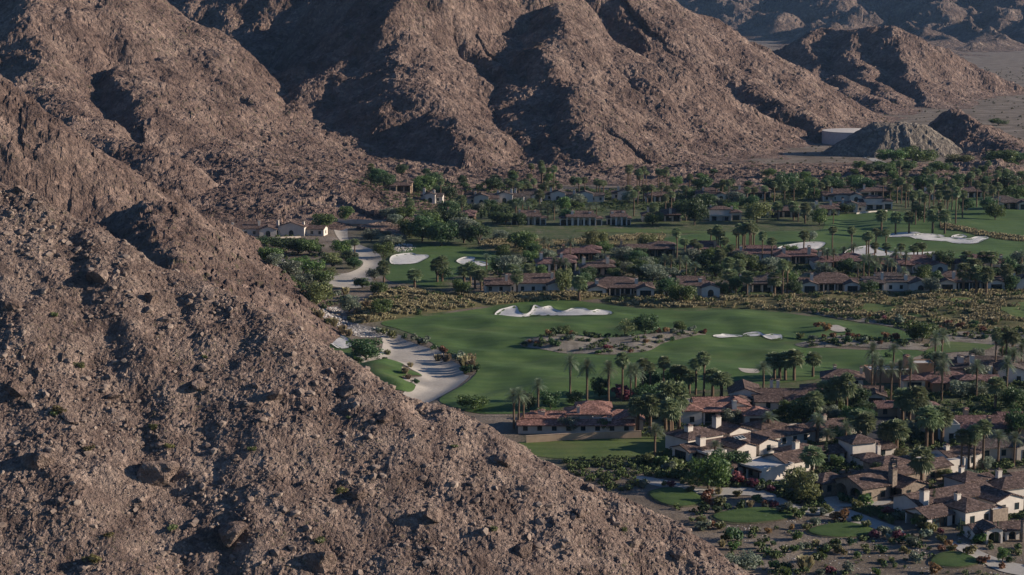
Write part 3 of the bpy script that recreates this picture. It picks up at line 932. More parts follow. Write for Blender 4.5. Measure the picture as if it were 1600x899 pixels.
        if roof in ('gx', 'gy'):
            if roof == 'gx':
                e0, e1, a0, a1 = x0 - o_ * .6, x1 + o_ * .6, y0 - o_, y1 + o_
                half, q = d / 2, lambda a, e, z: (e, a, z)
            else:
                e0, e1, a0, a1 = y0 - o_ * .6, y1 + o_ * .6, x0 - o_, x1 + o_
                half, q = w / 2, lambda a, e, z: (a, e, z)
            am = (a0 + a1) / 2
            zl, zr = h - o_ * pitch, h + half * pitch
            sec = [(a0, zl), (am, zr), (a1, zl), (a1, zl + t), (am, zr + t), (a0, zl + t)]
            for tri in ((0, 1, 4, 5), (1, 2, 3, 4)):
                pp = [sec[i] for i in tri]
                rf.hull([q(a, e0, z) for a, z in pp], [q(a, e1, z) for a, z in pp])
            ro = rf.build('roof', s.roof, s.root)
            cap = MB()
            cap.hull([q(am - .16, e0, zr + t - .08), q(am + .16, e0, zr + t - .08), q(am, e0, zr + t + .14)], [q(am - .16, e1, zr + t - .08), q(am + .16, e1, zr + t - .08), q(am, e1, zr + t + .14)])
            cap.build('ridge_cap', s.roof, ro)
        elif roof == 'hip':
            a0, a1, b0, b1 = x0 - o_, x1 + o_, y0 - o_, y1 + o_
            zl = h - .05
            hh = min(a1 - a0, b1 - b0) / 2
            zt = zl + t + hh * pitch
            base = [(a0, b0), (a1, b0), (a1, b1), (a0, b1)]
            if a1 - a0 >= b1 - b0: r0, r1 = (a0 + hh, (b0 + b1) / 2), (a1 - hh - .01, (b0 + b1) / 2)
            else: r0, r1 = ((a0 + a1) / 2, b0 + hh), ((a0 + a1) / 2, b1 - hh - .01)
            lo = [(x, y, zl) for x, y in base]; up = [(x, y, zl + t) for x, y in base]
            rf.poly(lo[::-1])
            for k in range(4): rf.poly([lo[k], lo[(k + 1) % 4], up[(k + 1) % 4], up[k]])
            A, B = (*r0, zt), (*r1, zt)
            if a1 - a0 >= b1 - b0:
                rf.poly([up[0], up[1], B, A]); rf.poly([up[1], up[2], B]); rf.poly([up[2], up[3], A, B]); rf.poly([up[3], up[0], A])
            else:
                rf.poly([up[0], up[1], A]); rf.poly([up[1], up[2], B, A]); rf.poly([up[2], up[3], B]); rf.poly([up[3], up[0], A, B])
            rf.build('roof', s.roof, s.root)
        else:
            # parapet round a flat deck
            pr = MB()
            for q in ((x0, x1, y0, y0 + .3), (x0, x1, y1 - .3, y1), (x0, x0 + .3, y0 + .301, y1 - .301), (x1 - .3, x1, y0 + .301, y1 - .301)): pr.box(*q, h + .003, h + .55)
            pr.build('parapet', wallm, s.root)
            dk = MB(); dk.box(x0 + .31, x1 - .31, y0 + .31, y1 - .31, h + .004, h + .12); dk.build('roof', M_FLAT, s.root)
        # windows and doors
        for side, kind in (('F', F), ('L', L), ('R', Rr)):
            if kind in ('', 'blank', 'loggia', 'arcade'): continue
            fn, LL = s.face(W, side, 0, 0)
            if kind in ('win', 'win2'):
                n = max(1, int(LL // 4.0)) if side == 'F' else max(1, int(LL // 5.0))
                for k in range(n):
                    u = LL * (k + .5) / n
                    s.opening(fn, u, 1.1, 0.9, min(2.5, h - .5))
                    if kind == 'win2' or h > 5.8: s.opening(fn, u, 0.9, h - 1.9, h - .6)
            elif kind == 'door': s.opening(fn, LL / 2, min(4.4, LL * .62), 0.05, min(2.9, h - .5), 'door', mull=4)
            elif kind == 'archdoor': s.opening(fn, LL / 2, 2.2, 0.05, 2.1, 'door', arch=True, mull=2)
            elif kind == 'gar': s.opening(fn, LL / 2, min(5.0, LL * .66), 0.02, 2.4, 'garage_door', mull=1)
        return s

    def chimney(s, x, y, z0, z1, w=1.0, d=None, mat=None, capk='tile'):
        z1 = z1 * s.hs
        d = d or w
        m = mat or s.wall
        b = MB()
        b.box(x - w / 2, x + w / 2, y - d / 2, y + d / 2, z0, z1)
        b.box(x - w / 2 - .1, x + w / 2 + .1, y - d / 2 - .1, y + d / 2 + .1, z1 + .003, z1 + .16)
        for sx in (-1, 1):
            for sy in (-1, 1): b.box(x + sx * w * .4 - .09, x + sx * w * .4 + .09, y + sy * d * .4 - .09, y + sy * d * .4 + .09, z1 + .163, z1 + .55)
        ch = b.build('chimney', m, s.root)
        c = MB()
        x0, x1, y0, y1 = x - w / 2 - .2, x + w / 2 + .2, y - d / 2 - .2, y + d / 2 + .2
        c.hull([(x0, y0, z1 + .553), (x1, y0, z1 + .553), (x1, y1, z1 + .553), (x0, y1, z1 + .553)], [(x - .08, y - .08, z1 + .95), (x + .08, y - .08, z1 + .95), (x + .08, y + .08, z1 + .95), (x - .08, y + .08, z1 + .95)])
        c.build('chimney_cap', s.roof if capk == 'tile' else m, ch)
        return s

    def skylight(s, x, y, z, w, d, tilt):
        b = MB(); t = math.tan(tilt) * d
        b.hull([(x, y, z), (x + w, y, z), (x + w, y + d, z + t), (x, y + d, z + t)], [(x, y, z + .2), (x + w, y, z + .2), (x + w, y + d, z + t + .2), (x, y + d, z + t + .2)])
        k = b.build('skylight', M_FLAT, s.root)
        g = MB()
        for i in range(3):
            a, c = x + w * (i + .12) / 3, x + w * (i + .88) / 3
            q0, q1 = d * .1, d * .9
            zz = lambda q: z + t * q / d
            g.hull([(a, y + q0, zz(q0) + .202), (c, y + q0, zz(q0) + .202), (c, y + q1, zz(q1) + .202), (a, y + q1, zz(q1) + .202)],
                   [(a, y + q0, zz(q0) + .23), (c, y + q0, zz(q0) + .23), (c, y + q1, zz(q1) + .23), (a, y + q1, zz(q1) + .23)])
        g.build('pane', M_GLASS, k)

# ------------------------------------------------------------------ the near houses, one by one
h = House(905, 678, 0, 'cream', 'terra', 'long low villa with rose tiled roof behind the tan retaining wall', 'the long rose-tiled villa')
h.wing(-1, 0, 34, 6, 3.0, 'gx', 'win', pitch=.3).wing(-14, 6.5, 7, 6, 3.6, 'hip').wing(5, 17, 10, 7, 4.8, 'hip').wing(15, 3, 8, 9, 3.8, 'gy', 'win').wing(3, 9, 13, 9, 4.3, 'hip', 'blank').wing(-9, 7.5, 10, 7, 3.5, 'gx', 'blank').wing(12, 8, 9, 8, 3.4, 'hip').wing(7, 6.5, 6, 5, 3.2, 'flat', 'blank')
h.chimney(0, 9.5, 2, 6.9, .9).chimney(-11, 9, 2, 5.4, 2.0, 1.2).chimney(-5, 2.5, 2, 4.6, 1.2).chimney(9, 2.6, 2, 4.8, 1.2)
h = House(1138, 668, 4, 'white', 'terra', 'white villa with red tiles, slim white chimneys and arched garage door', 'the white red-tiled villa')
h.wing(-2, 4, 19, 9, 4.6, 'gx', 'loggia').wing(9, 0, 8, 10, 3.8, 'hip', 'gar').wing(-10.5, 3, 6, 8, 5.0, 'hip', 'win').wing(4, 6, 7, 9, 5.6, 'gy', 'win').wing(-1, 13, 14, 8, 4.6, 'gx')
h.chimney(-11, 9, 3, 7.9, 1.3).chimney(2.6, 5, 3, 7.8, 1.3)
h = House(1205, 642, -4, 'white', 'brown', 'broad white villa with large brown gable roofs beside the fairway', 'the big brown-gabled villa')
h.wing(-8, 6, 9, 14, 5.0, 'gy', 'win').wing(3, 5, 17, 9, 4.2, 'gx', 'win').wing(9, 0, 9, 8, 3.6, 'hip', 'win').wing(-1, 0, 8, 7, 3.4, 'gx', 'win').wing(-10, 0, 6, 7, 3.3, 'hip', 'win')
h.chimney(0.6, 11, 4, 8.6, .9).chimney(2.6, 11, 4, 8.6, .9)
h = House(1322, 630, -8, 'cream', 'brown', 'two-storey cream villa under a brown hipped roof with white chimneys', 'the two-storey cream villa')
h.wing(-1, 9, 13, 10, 7.0, 'hip', 'win2', pitch=.45).wing(-8, 3, 12, 8, 3.6, 'hip', 'win').wing(7, 3, 9, 8, 3.4, 'gx', 'win').wing(9, -3, 6, 8, 3.4, 'gy', 'gar')
h.chimney(-3.4, 17, 6, 9.7, 1).chimney(5.0, 15, 6, 9.9, .9)
h = House(1475, 614, 3, 'ochre', 'rose', 'ochre villa with a square capped tower and arched entry', 'the ochre tower villa')
h.wing(-12, 17, 17, 9, 4.6, 'flat', 'blank').wing(-3.5, 12, 7, 7, 8.2, 'flat', 'blank').wing(2, 5, 16, 9, 4.0, 'hip', 'win').wing(8.5, 0, 7, 6, 4.8, 'hip', 'arch', wall='cream').wing(-9, 3, 7, 6, 4.2, 'hip', 'door', wall='cream').wing(0, 1, 7, 6, 3.5, 'hip', 'win').wing(15.5, 4, 8, 7, 3.4, 'gx', 'loggia')
h.chimney(-7, 22, 4, 9.2, 2.0)
h = House(1548, 602, -6, 'white', 'grey', 'white villa with grey roofs and a stepped bell chimney', 'the bell-chimney villa')
h.wing(-6, 5, 13, 10, 5.0, 'gx', 'win').wing(7, 2, 9, 12, 5.2, 'gy', 'win').wing(0, 13, 18, 9, 5.4, 'hip').wing(13, 8, 10, 8, 4.6, 'gx')
h.chimney(-9, 9, 3, 8.6, 2.0).chimney(-5.5, 7, 3, 9.6, 1.5).chimney(0, 3.5, 2, 6.4, 1.5)
h = House(1545, 692, 2, 'tan', 'rose', 'wide tan villa with rose tiled hips and a white cube end', 'the wide rose-hipped villa')
h.wing(-4, 8, 24, 9, 4.0, 'gx', 'win').wing(5, 3, 13, 8, 3.8, 'hip', 'blank').wing(13, 10, 13, 9, 4.6, 'gx').wing(-11, 0, 5, 7, 5.4, 'flat', 'win', wall='white').wing(-5, 2, 9, 7, 3.6, 'hip', 'win')
h.chimney(-3, 15, 3, 7.2, 1.4).chimney(1.5, 6, 3, 6.6, 1.2)
h = House(1150, 706, 35, 'white', 'brown', 'sprawling white villa with brown tiles, a skylight and box chimneys', 'the white skylight villa')
h.wing(3, -3, 46, 7, 3.9, 'gx', 'win', L='door').wing(-4, -9, 7, 8, 4.3, 'gy', 'win').wing(6, -7, 7, 8, 3.8, 'gy', 'win').wing(-7, 5, 13, 10, 5.0, 'hip', 'blank').wing(6, 5, 8, 9, 4.9, 'gy').wing(19, 5, 10, 8, 4.3, 'hip').wing(-14, -8, 7, 5.5, 3.4, 'flat', 'win', L='loggia')
h.chimney(-14, -1, 3, 7.0, 2.0).chimney(-10, 9, 4, 8.0, 1.8).chimney(3, 12, 4, 8.6, 1.9)
h.skylight(-1.5, -2.2, 3.98, 3.4, 1.8, math.atan(.32))
h = House(1240, 747, 35, 'white', 'brown', 'white villa with a flat-roofed terrace of dark openings facing the desert garden', 'the flat-terrace villa')
h.wing(-5, 1, 12, 11, 3.7, 'flat', 'blank', L='loggia').wing(5, 3, 11, 9, 4.0, 'gx', 'win').wing(13, 7, 11, 9, 4.2, 'hip', 'win').wing(-12.5, 9, 5, 5, 3.5, 'gx', 'win', L='arch')
h.chimney(9, 9, 3, 7.8, 1.5)
h = House(1350, 724, 22, 'white', 'brown', 'small square white tower house with hipped brown cap', 'the small square tower house')
h.wing(0, 0, 7.5, 7.5, 6.6, 'hip', 'win', L='win', pitch=.42).wing(-9, 3, 9, 7, 3.4, 'gx', 'win').wing(8, 3, 8, 7, 3.2, 'gx', 'win').wing(-1, -6, 6, 5, 3.0, 'hip', 'win')
h.chimney(2.5, -3, 2, 6.0, 1.0)
h = House(1398, 776, 30, 'stone', 'brown', 'brown stone villa with a great arched porch and three tall chimneys', 'the brown stone villa')
h.wing(-8, -2, 9, 11, 4.6, 'gx', 'win', L='arch').wing(2.5, -5, 9, 10, 3.9, 'gy', 'win', L='loggia').wing(4, 5, 22, 8, 4.4, 'gx', 'blank').wing(19, 7, 13, 7, 4.2, 'gx', 'win').wing(12, 13, 10, 8, 4.6, 'hip').wing(-12, 9, 9, 8, 3.6, 'hip', 'win', L='loggia')
h.chimney(-2.5, -2, 3, 8.6, 1.5).chimney(0.4, 1.6, 3, 9.0, 1.5).chimney(4, 5.4, 3, 9.0, 1.3).chimney(16, 6, 3, 7.0, 1.1)
h = House(1512, 816, 30, 'white', 'brown', 'large white villa with brown hips and slender white chimneys by the cactus bed', 'the slender-chimney villa')
h.wing(-10, -1, 8, 8, 3.6, 'gx', 'door', L='loggia').wing(0, -4, 9, 12, 4.6, 'hip', 'win', L='door').wing(3, 7, 26, 9, 4.6, 'gx', 'win').wing(14, 0, 9, 9, 4.2, 'gy', 'win').wing(6, -5, 5, 4, 3.4, 'flat', 'blank', wall='stone').wing(17, 15, 8, 8, 5.6, 'hip', 'win')
h.chimney(-8, 7, 3, 8.2, 1.7).chimney(-1.6, 2.2, 3, 7.6, 1.2).chimney(16, 20, 5, 8.4, 1.1)
h = House(1562, 848, 14, 'white', 'brown', 'small white guest house with a gabled arch porch and low arcade', 'the gabled arch guest house')
h.wing(1, 1, 14, 6, 2.9, 'gx', 'arcade').wing(-2, -1.2, 4.2, 6, 3.9, 'gy', 'arch')
h.chimney(6, -.5, 0, 5.4, 1.3, mat=WALLS['stone'])
h = House(1612, 782, 24, 'white', 'brown', 'white villa with brown hips cut by the right edge above the guest house', 'the right-edge brown-hipped villa')
h.wing(-4, 0, 11, 9, 4.4, 'hip', 'win', L='win').wing(5, 3, 12, 9, 4.6, 'gx', 'win').wing(-9, 8, 9, 8, 4.0, 'gx', 'blank')
h.chimney(-6, 6, 3, 8.0, 1.2)
h = House(1482, 742, 28, 'white', 'brown', 'low villa with a pale flat roof behind the slender-chimney villa', 'the pale flat-roofed villa')
h.wing(0, 0, 13, 9, 3.7, 'flat', 'blank', L='win').wing(9, 4, 12, 8, 4.2, 'gx', 'win').wing(-9, 4, 8, 7, 3.6, 'hip', 'win')
h.chimney(5, 7, 2, 6.6, 1.2)
h = House(1296, 688, 20, 'cream', 'brown', 'low cream villa almost hidden by palms left of the square tower house', 'the palm-hidden cream villa')
h.wing(0, 0, 12, 8, 3.8, 'hip', 'win').wing(9, 4, 10, 7, 3.6, 'gx', 'win').wing(-9, 2, 8, 7, 3.5, 'flat', 'win')
h.chimney(2, 7, 2, 6.4, 1.1)
h = House(1440, 655, 8, 'tan', 'rose', 'low tan house with rose hips behind the palm clump on the road', 'the tan house by the road')
h.wing(0, 0, 13, 8, 3.7, 'hip', 'win').wing(-8, 4, 9, 7, 3.5, 'gx', 'win')
h.chimney(-3, 6, 2, 6.2, 1.1)
h = House(1578, 722, 12, 'cream', 'grey', 'cream villa with narrow windows under dark palms', 'the narrow-windowed cream villa')
h.wing(-3, 3, 10, 8, 4.0, 'gx', 'win').wing(6, 0, 8, 9, 4.2, 'gy', 'door').wing(13, 4, 10, 8, 4.4, 'hip')

# ------------------------------------------------------------------ the rows of villas across the fairway
def row_house(px, py, w, kind, wall, roof, label, ref, rot=0, seed=0):
    h = House(px, py, rot, wall, roof, label, ref)
    h.hs = 1.08
    rg = random.Random(seed + px)
    if kind == 'gables':        # two gabled wings either side of a recessed terrace
        h.wing(0, 4, w * .94, 9, 3.5, 'gx', 'loggia').wing(-w * .35, 0, w * .26, 8, 3.5, 'gy', 'door').wing(w * .36, .5, w * .25, 8, 3.4, 'gy', 'door').wing(rg.uniform(-.1, .1) * w, 12, w * .55, 8, 4.6, 'hip')
    elif kind == 'arcade':      # long arcade
        h.wing(0, 0, w * .7, 8, 4.4, 'gx', 'arcade', pitch=.3).wing(-w * .42, 1, w * .17, 8, 3.6, 'hip', 'arch').wing(w * .42, 1, w * .17, 8, 3.4, 'hip', 'door').wing(0, 7.5, w * .6, 7, 5.2, 'gx', 'blank')
    elif kind == 'hip':
        h.wing(0, 3, w * .9, 10, 3.4, 'hip', 'loggia').wing(-w * .3, 0, w * .3, 8, 3.4, 'hip', 'door').wing(w * .28, 9, w * .42, 8, 4.4, 'hip')
    elif kind == 'tall':        # small house with one tall gable
        h.wing(0, 0, w * .55, 8, 4.6, 'gy', 'archdoor').wing(w * .4, 3, w * .5, 8, 3.4, 'gx', 'win').wing(-w * .35, 5, w * .4, 7, 3.4, 'gx', 'win')
    elif kind == 'ell':
        h.wing(-w * .1, 4, w * .8, 9, 3.8, 'gx', 'win').wing(w * .32, 0, w * .32, 10, 3.5, 'gy', 'archdoor').wing(-w * .36, 2, w * .28, 8, 3.4, 'hip', 'loggia').wing(0, 12, w * .5, 7, 4.8, 'gx', 'win')
    elif kind == 'porch':       # two-storey with glazed porch
        h.wing(-w * .12, 2, w * .6, 8, 5.6, 'hip', 'blank').wing(-w * .12, -1.5, w * .6, 3.6, 3.0, 'flat', 'loggia').wing(w * .32, 0, w * .3, 8, 4.2, 'hip', 'door').wing(-w * .45, 4, w * .25, 8, 3.4, 'gx', 'win')
    for k in range(rg.choice((1, 2, 2))):
        h.chimney(w * (-.3 + .5 * k + rg.uniform(-.1, .1)), rg.uniform(4, 9), 2, rg.uniform(6.0, 7.4), rg.uniform(1.0, 1.5))
    return h
RH = [
 # facing the main fairway
 (832, 465, 40, 'ell', 'white', 'brown', 'long white villa with dark terrace at the left end of the fairway row', 'the long dark-terrace villa', 3),
 (970, 466, 29, 'gables', 'white', 'brown', 'white twin-gabled villa with green-tinted glass doors above the main bunker', 'the glass-door villa', 0),
 (1082, 464, 24, 'ell', 'white', 'brown', 'bluish white villa with one big arched door facing the fairway', 'the big arched-door villa', -2),
 (1185, 458, 24, 'hip', 'white', 'grey', 'half-hidden villa with four white chimneys among palms', 'the half-hidden four-chimney villa', 0),
 (1298, 459, 26, 'gables', 'white', 'brown', 'white villa with two gables and wide black terrace opening', 'the black-terrace villa', 0),
 (1405, 458, 29, 'ell', 'white', 'grey', 'white villa with dark glass terrace and right gable window', 'the dark-glass terrace villa', 2),
 (1518, 456, 30, 'gables', 'white', 'brown', 'white villa behind three thick palms beside the rough', 'the three-palm villa', 0),
 (1604, 455, 16, 'tall', 'white', 'grey', 'white gabled villa cut off at the right edge of the fairway row', 'the cut-off gabled villa', 0),
 # second line
 (935, 432, 17, 'hip', 'cream', 'brown', 'low cream villa with two short hipped roofs', 'the low double-hip villa', 4),
 (905, 409, 22, 'hip', 'ochre', 'rose', 'ochre villa with square chimney turrets near the upper green', 'the ochre turret villa', 0),
 (1010, 402, 30, 'hip', 'tan', 'brown', 'tan villa with broad brown roofs below the golden rough', 'the broad tan villa', 0),
 (870, 425, 20, 'hip', 'white', 'rose', 'rose-roofed villa tucked among palms behind the long white villa', 'the tucked-in rose-roofed villa', 3),
 (1105, 404, 18, 'ell', 'tan', 'rose', 'tan house with stacked brick chimneys among fan palms', 'the stacked-chimney house', 0),
 (1195, 412, 28, 'ell', 'white', 'rose', 'white and rose house below the tall palm cluster', 'the palm-cluster house', 0),
 (1245, 415, 22, 'hip', 'cream', 'rose', 'rose-roofed house right beside the pale fairway bunker', 'the pale-bunker house', 0),
 (1312, 423, 26, 'hip', 'cream', 'rose', 'rose-tiled house with a small cream gable end', 'the small cream-gable house', 3),
 (1392, 425, 22, 'hip', 'tan', 'red', 'red-tiled tan house with brick chimney below the white bunker', 'the brick-chimney house', 0),
 (1445, 428, 22, 'ell', 'cream', 'rose', 'cream house with rose gables beside the round green tree', 'the rose-gabled cream house', 3),
 (1545, 427, 26, 'porch', 'cream', 'rose', 'stepped cream villa with rose roofs behind clustered short palms', 'the stepped rose-roofed villa', 0),
 # the back rows under the mountain
 (672, 322, 11, 'tall', 'white', 'grey', 'small white chapel-like gable house with arched door and tall chimney', 'the chapel-like gable house', -4),
 (752, 320, 16, 'tall', 'cream', 'brown', 'cream gable house with a single dark window at the mountain foot', 'the single-window gable house', 0),
 (625, 319, 14, 'hip', 'tan', 'brown', 'dim tan house in the shade left of the chapel-like house', 'the dim tan house', 0),
 (788, 318, 18, 'tall', 'white', 'grey', 'white gable house with a white chimney behind the dark cypresses', 'the cypress-screened gable house', -3),
 (822, 316, 20, 'ell', 'white', 'grey', 'wide white gable house in the back row behind tall palms', 'the wide back-row gable house', -3),
 (872, 315, 16, 'tall', 'white', 'grey', 'bright white house between back-row palms', 'the bright back-row house', -3),
 (914, 316, 18, 'tall', 'white', 'grey', 'white gable house with stout chimney behind the long arcade', 'the stout-chimney house', -3),
 (975, 313, 14, 'tall', 'white', 'grey', 'little white arched-window gable house under a chimney', 'the little arched-window house', -3),
 (1032, 316, 20, 'hip', 'white', 'brown', 'partly hidden white house behind the broad brown-roofed house', 'the partly hidden white house', 0),
 (1112, 314, 18, 'ell', 'cream', 'brown', 'pinkish gabled house high in the back row', 'the pinkish back-row house', 0),
 (1175, 312, 26, 'hip', 'cream', 'brown', 'low brown-roofed house beneath dense dark trees', 'the low back-row house', 0),
 (718, 350, 18, 'hip', 'tan', 'rose', 'rose-roofed low house beside the cypress row', 'the cypress-row house', 0),
 (826, 352, 19, 'arcade', 'cream', 'brown', 'cream arcaded house with brown posts above the yellow hedge', 'the cream arcaded house', 0),
 (908, 353, 23, 'arcade', 'white', 'brown', 'white villa with long arched loggia overlooking the desert strip', 'the white arcaded villa', 0),
 (967, 352, 13, 'arcade', 'white', 'brown', 'short white arcade wing right of the long loggia villa', 'the short white arcade', 0),
 (1034, 348, 24, 'hip', 'cream', 'brown', 'broad brown-roofed cream house behind a low round tree', 'the broad brown-roofed house', 0),
 (1132, 345, 20, 'porch', 'white', 'brown', 'white house with row of small upper windows and glass porch', 'the small-upper-windows house', 0),
 (1226, 341, 20, 'hip', 'white', 'brown', 'brown-roofed house shaded by palms right of the spreading tree', 'the palm-shaded house', 0),
 (1292, 338, 17, 'hip', 'white', 'brown', 'white house with dark terrace by the raised green', 'the raised-green house', 0),
 (1330, 332, 13, 'tall', 'white', 'grey', 'bright white gable house with tall dark window on the rise', 'the bright gable house', -6),
 (1372, 327, 18, 'porch', 'white', 'brown', 'white glazed villa with red hedge at the green', 'the glazed red-hedge villa', 0),
 (1318, 316, 24, 'ell', 'white', 'brown', 'white house with stepped roofs high behind the bright gable house', 'the stepped-roof house', 0),
 (1368, 309, 22, 'hip', 'white', 'brown', 'long white house topmost behind the glazed villa', 'the topmost long house', 0),
 (1468, 313, 24, 'hip', 'white', 'grey', 'white house glimpsed through the tall palm grove', 'the palm-grove house', 0),
 (1515, 310, 18, 'hip', 'white', 'brown', 'little white house between the grove and the dark lawn', 'the dark-lawn house', 0),
 (1580, 330, 20, 'gables', 'cream', 'grey', 'dark terraced villa with square chimney in tree shade', 'the shaded square-chimney villa', 0),
 # by the hillside
 (392, 371, 28, 'ell', 'white', 'brown', 'white villa with a long terrace at the foot of the dark knoll', 'the hillside terrace villa', 6),
 (455, 369, 26, 'tall', 'white', 'brown', 'white villa with several chimneys beside the big wash tree', 'the many-chimney hillside villa', -10),
]
for k, (px, py, w, kind, wall, roof, label, ref, rot) in enumerate(RH):
    row_house(px, py, w, kind, wall, roof, label, ref, rot, k)

# ------------------------------------------------------------------ walls, tank, bridge
def wall_strip(name, label, cat, pts, h, t, mat, base=-.6):
    """a wall along world points, following the ground"""
    mb = MB()
    c = np.array(pts)
    zz = HT(c[:, 0], c[:, 1])
    o = empty(name, (c[0, 0], c[0, 1], float(zz[0])))
    z0 = float(zz[0])
    for i in range(len(c) - 1):
        a, b = c[i] - c[0], c[i + 1] - c[0]
        d = (b - a) / (np.linalg.norm(b - a) + 1e-9)
        n = np.array([-d[1], d[0]]) * t / 2
        za, zb = zz[i] - z0, zz[i + 1] - z0
        mb.hull([(*(a - n), za + base), (*(b - n), zb + base), (*(b + n), zb + base), (*(a + n), za + base)], [(*(a - n), za + h), (*(b - n), zb + h), (*(b + n), zb + h), (*(a + n), za + h)])
    me = mb.build('wall_body', mat, o)
    cp = MB()
    for i in range(len(c) - 1):
        a, b = c[i] - c[0], c[i + 1] - c[0]
        d = (b - a) / (np.linalg.norm(b - a) + 1e-9)
        n = np.array([-d[1], d[0]]) * (t / 2 + .06)
        za, zb = zz[i] - z0 + h + .003, zz[i + 1] - z0 + h + .003
        cp.hull([(*(a - n), za), (*(b - n), zb), (*(b + n), zb), (*(a + n), za)], [(*(a - n), za + .12), (*(b - n), zb + .12), (*(b + n), zb + .12), (*(a + n), za + .12)])
    cp.build('coping', mat, o)
    tag(o, label, cat)
    return o

wall_strip('retaining_wall', 'long tan retaining wall between the rose-tiled villa and the lawn', 'wall', [G0(x, y) for x, y in ((822, 692), (880, 689), (940, 686), (1002, 684))], 2.0, .5, WALLS['tan'])
wall_strip('garden_wall', 'low curved pale wall round the dark driveway circle', 'wall', [G0(x, y) for x, y in ((1055, 688), (1063, 679), (1080, 674), (1105, 672), (1130, 674))], .7, .4, WALLS['cream'])
wall_strip('garden_wall', 'low pale wall along the dark road beside the white cube house', 'wall', [G0(x, y) for x, y in ((1462, 705), (1490, 703), (1530, 700))], .9, .4, WALLS['white'])
wall_strip('garden_wall', 'low white railing wall on the raised green below the bright gable house', 'wall', [G0(x, y) for x, y in ((1338, 335), (1360, 333), (1386, 331))], .8, .4, WALLS['white'])
wall_strip('garden_wall', 'long terrace wall below the hillside villa', 'wall', [G0(x, y) for x, y in ((375, 374), (420, 375), (470, 372))], .9, .4, WALLS['cream'])
# bridge over the upper wash
x0, y0 = G0(505, 351); x1, y1 = G0(598, 354)
br = empty('bridge', (x0, y0, float(gz(x0, y0))), math.atan2(y1 - y0, x1 - x0))
L = math.hypot(x1 - x0, y1 - y0)
mb = MB()
mb.box(0, L, 0, 5, 1.5, 2.0)
mb.build('deck', M_PATIO, br)
for yy in (-.01, 4.7):
    mb = MB(); mb.box(0, L, yy - .3, yy, 1.2, 3.0); mb.build('parapet', WALLS['cream'], br)
mb = MB()
cx = L * .86
for a, b in ((0, cx - 2.2), (cx + 2.2, L)): mb.box(a, b, .02, 4.6, -3, 1.49)
arc = [(cx - 2.2 * math.cos(t), -1.2 + 2.0 * math.sin(t)) for t in np.linspace(0, math.pi, 9)]
for (u0, w0), (u1, w1) in zip(arc[:-1], arc[1:]):
    mb.hull([(u0, .02, w0), (u1, .02, w1), (u1, .02, 1.49), (u0, .02, 1.49)], [(u0, 4.6, w0), (u1, 4.6, w1), (u1, 4.6, 1.49), (u0, 4.6, 1.49)])
mb.build('culvert_wall', WALLS['tan'], br)
tag(br, 'low pale bridge with one round culvert over the blue-shaded wash', 'bridge')

# water tank in the cut behind the grey mound
tx, ty = G0(1335, 224)
M_TANK = stucco('tank steel', (0.50, 0.44, 0.42))
tk = empty('water_tank', (tx, ty, float(HT(tx, ty)[0])))
mb = MB(); N = 48; r_ = 27.0
ring = lambda r, z: [(r * math.cos(2 * math.pi * k / N), r * math.sin(2 * math.pi * k / N), z) for k in range(N)]
mb.hull(ring(r_, -2), ring(r_, 10.5)); tank_shell = mb.build('shell', M_TANK, tk)
mb = MB(); mb.hull(ring(r_ + .25, 10.505), ring(r_ + .25, 10.9)); mb.build('rim', WALLS['white'], tk)
mb = MB(); mb.hull(ring(r_, 10.905), ring(1.0, 12.4)); tr = mb.build('roof', WALLS['white'], tk)
mb = MB(); mb.box(14, 16, -2, 0, 11.2, 12.8); mb.build('hatch', WALLS['white'], tr)
mb = MB()
for k in range(N):
    a = 2 * math.pi * k / N
    c, s_ = math.cos(a), math.sin(a)
    mb.hull([(r_ * c - .12 * s_, r_ * s_ + .12 * c, -2), ((r_ + .2) * c - .12 * s_, (r_ + .2) * s_ + .12 * c, -2), ((r_ + .2) * c + .12 * s_, (r_ + .2) * s_ - .12 * c, -2), (r_ * c + .12 * s_, r_ * s_ - .12 * c, -2)],
            [(r_ * c - .12 * s_, r_ * s_ + .12 * c, 10.4), ((r_ + .2) * c - .12 * s_, (r_ + .2) * s_ + .12 * c, 10.4), ((r_ + .2) * c + .12 * s_, (r_ + .2) * s_ - .12 * c, 10.4), (r_ * c + .12 * s_, r_ * s_ - .12 * c, 10.4)])
mb.build('shell_ribs', M_TANK, tk)
tag(tk, 'big round pale water tank with flat white roof behind the grey mound', 'water tank')
LAND.append(('the round water tank', 1325, 222))

# grey spoil mound with a flat top in front of the tank, and the cut behind it
gx, gy = np.meshgrid(np.arange(-75, 75, 1.6), np.arange(-52, 52, 1.6))
mx, my = G0(1412, 246)
my += 30
wob = 1 + .12 * noise(np.arctan2(gy, gx) * 4 + 7, gx * 0, 301) 
rr = np.hypot(gx / 1.5, gy) * wob
hm = np.clip((39 - rr) * .95, -2, 23.5 + 1.2 * noise(gx / 9, gy / 9, 303))
hm = hm + smooth(0, 4, hm) * (1.2 * ridged(np.arctan2(gy, gx) * 9, rr / 60, 3, 305) - .6 + .5 * facets(gx, gy, 3.2, 307, .5, .5))
keep = hm > -1.5
V, F = compact(np.stack([gx + mx, gy + my, hm + gz(gx + mx, gy + my)], -1).reshape(-1, 3), grid_faces(*gx.shape, keep=keep))
M_SPOIL = rock_material('grey spoil', [(0.125, 0.105, 0.088), (0.175, 0.15, 0.125), (0.21, 0.18, 0.15), (0.25, 0.215, 0.18)], 2.4)
tag(mesh_np('spoil_mound', V, F, M_SPOIL), kind='structure')
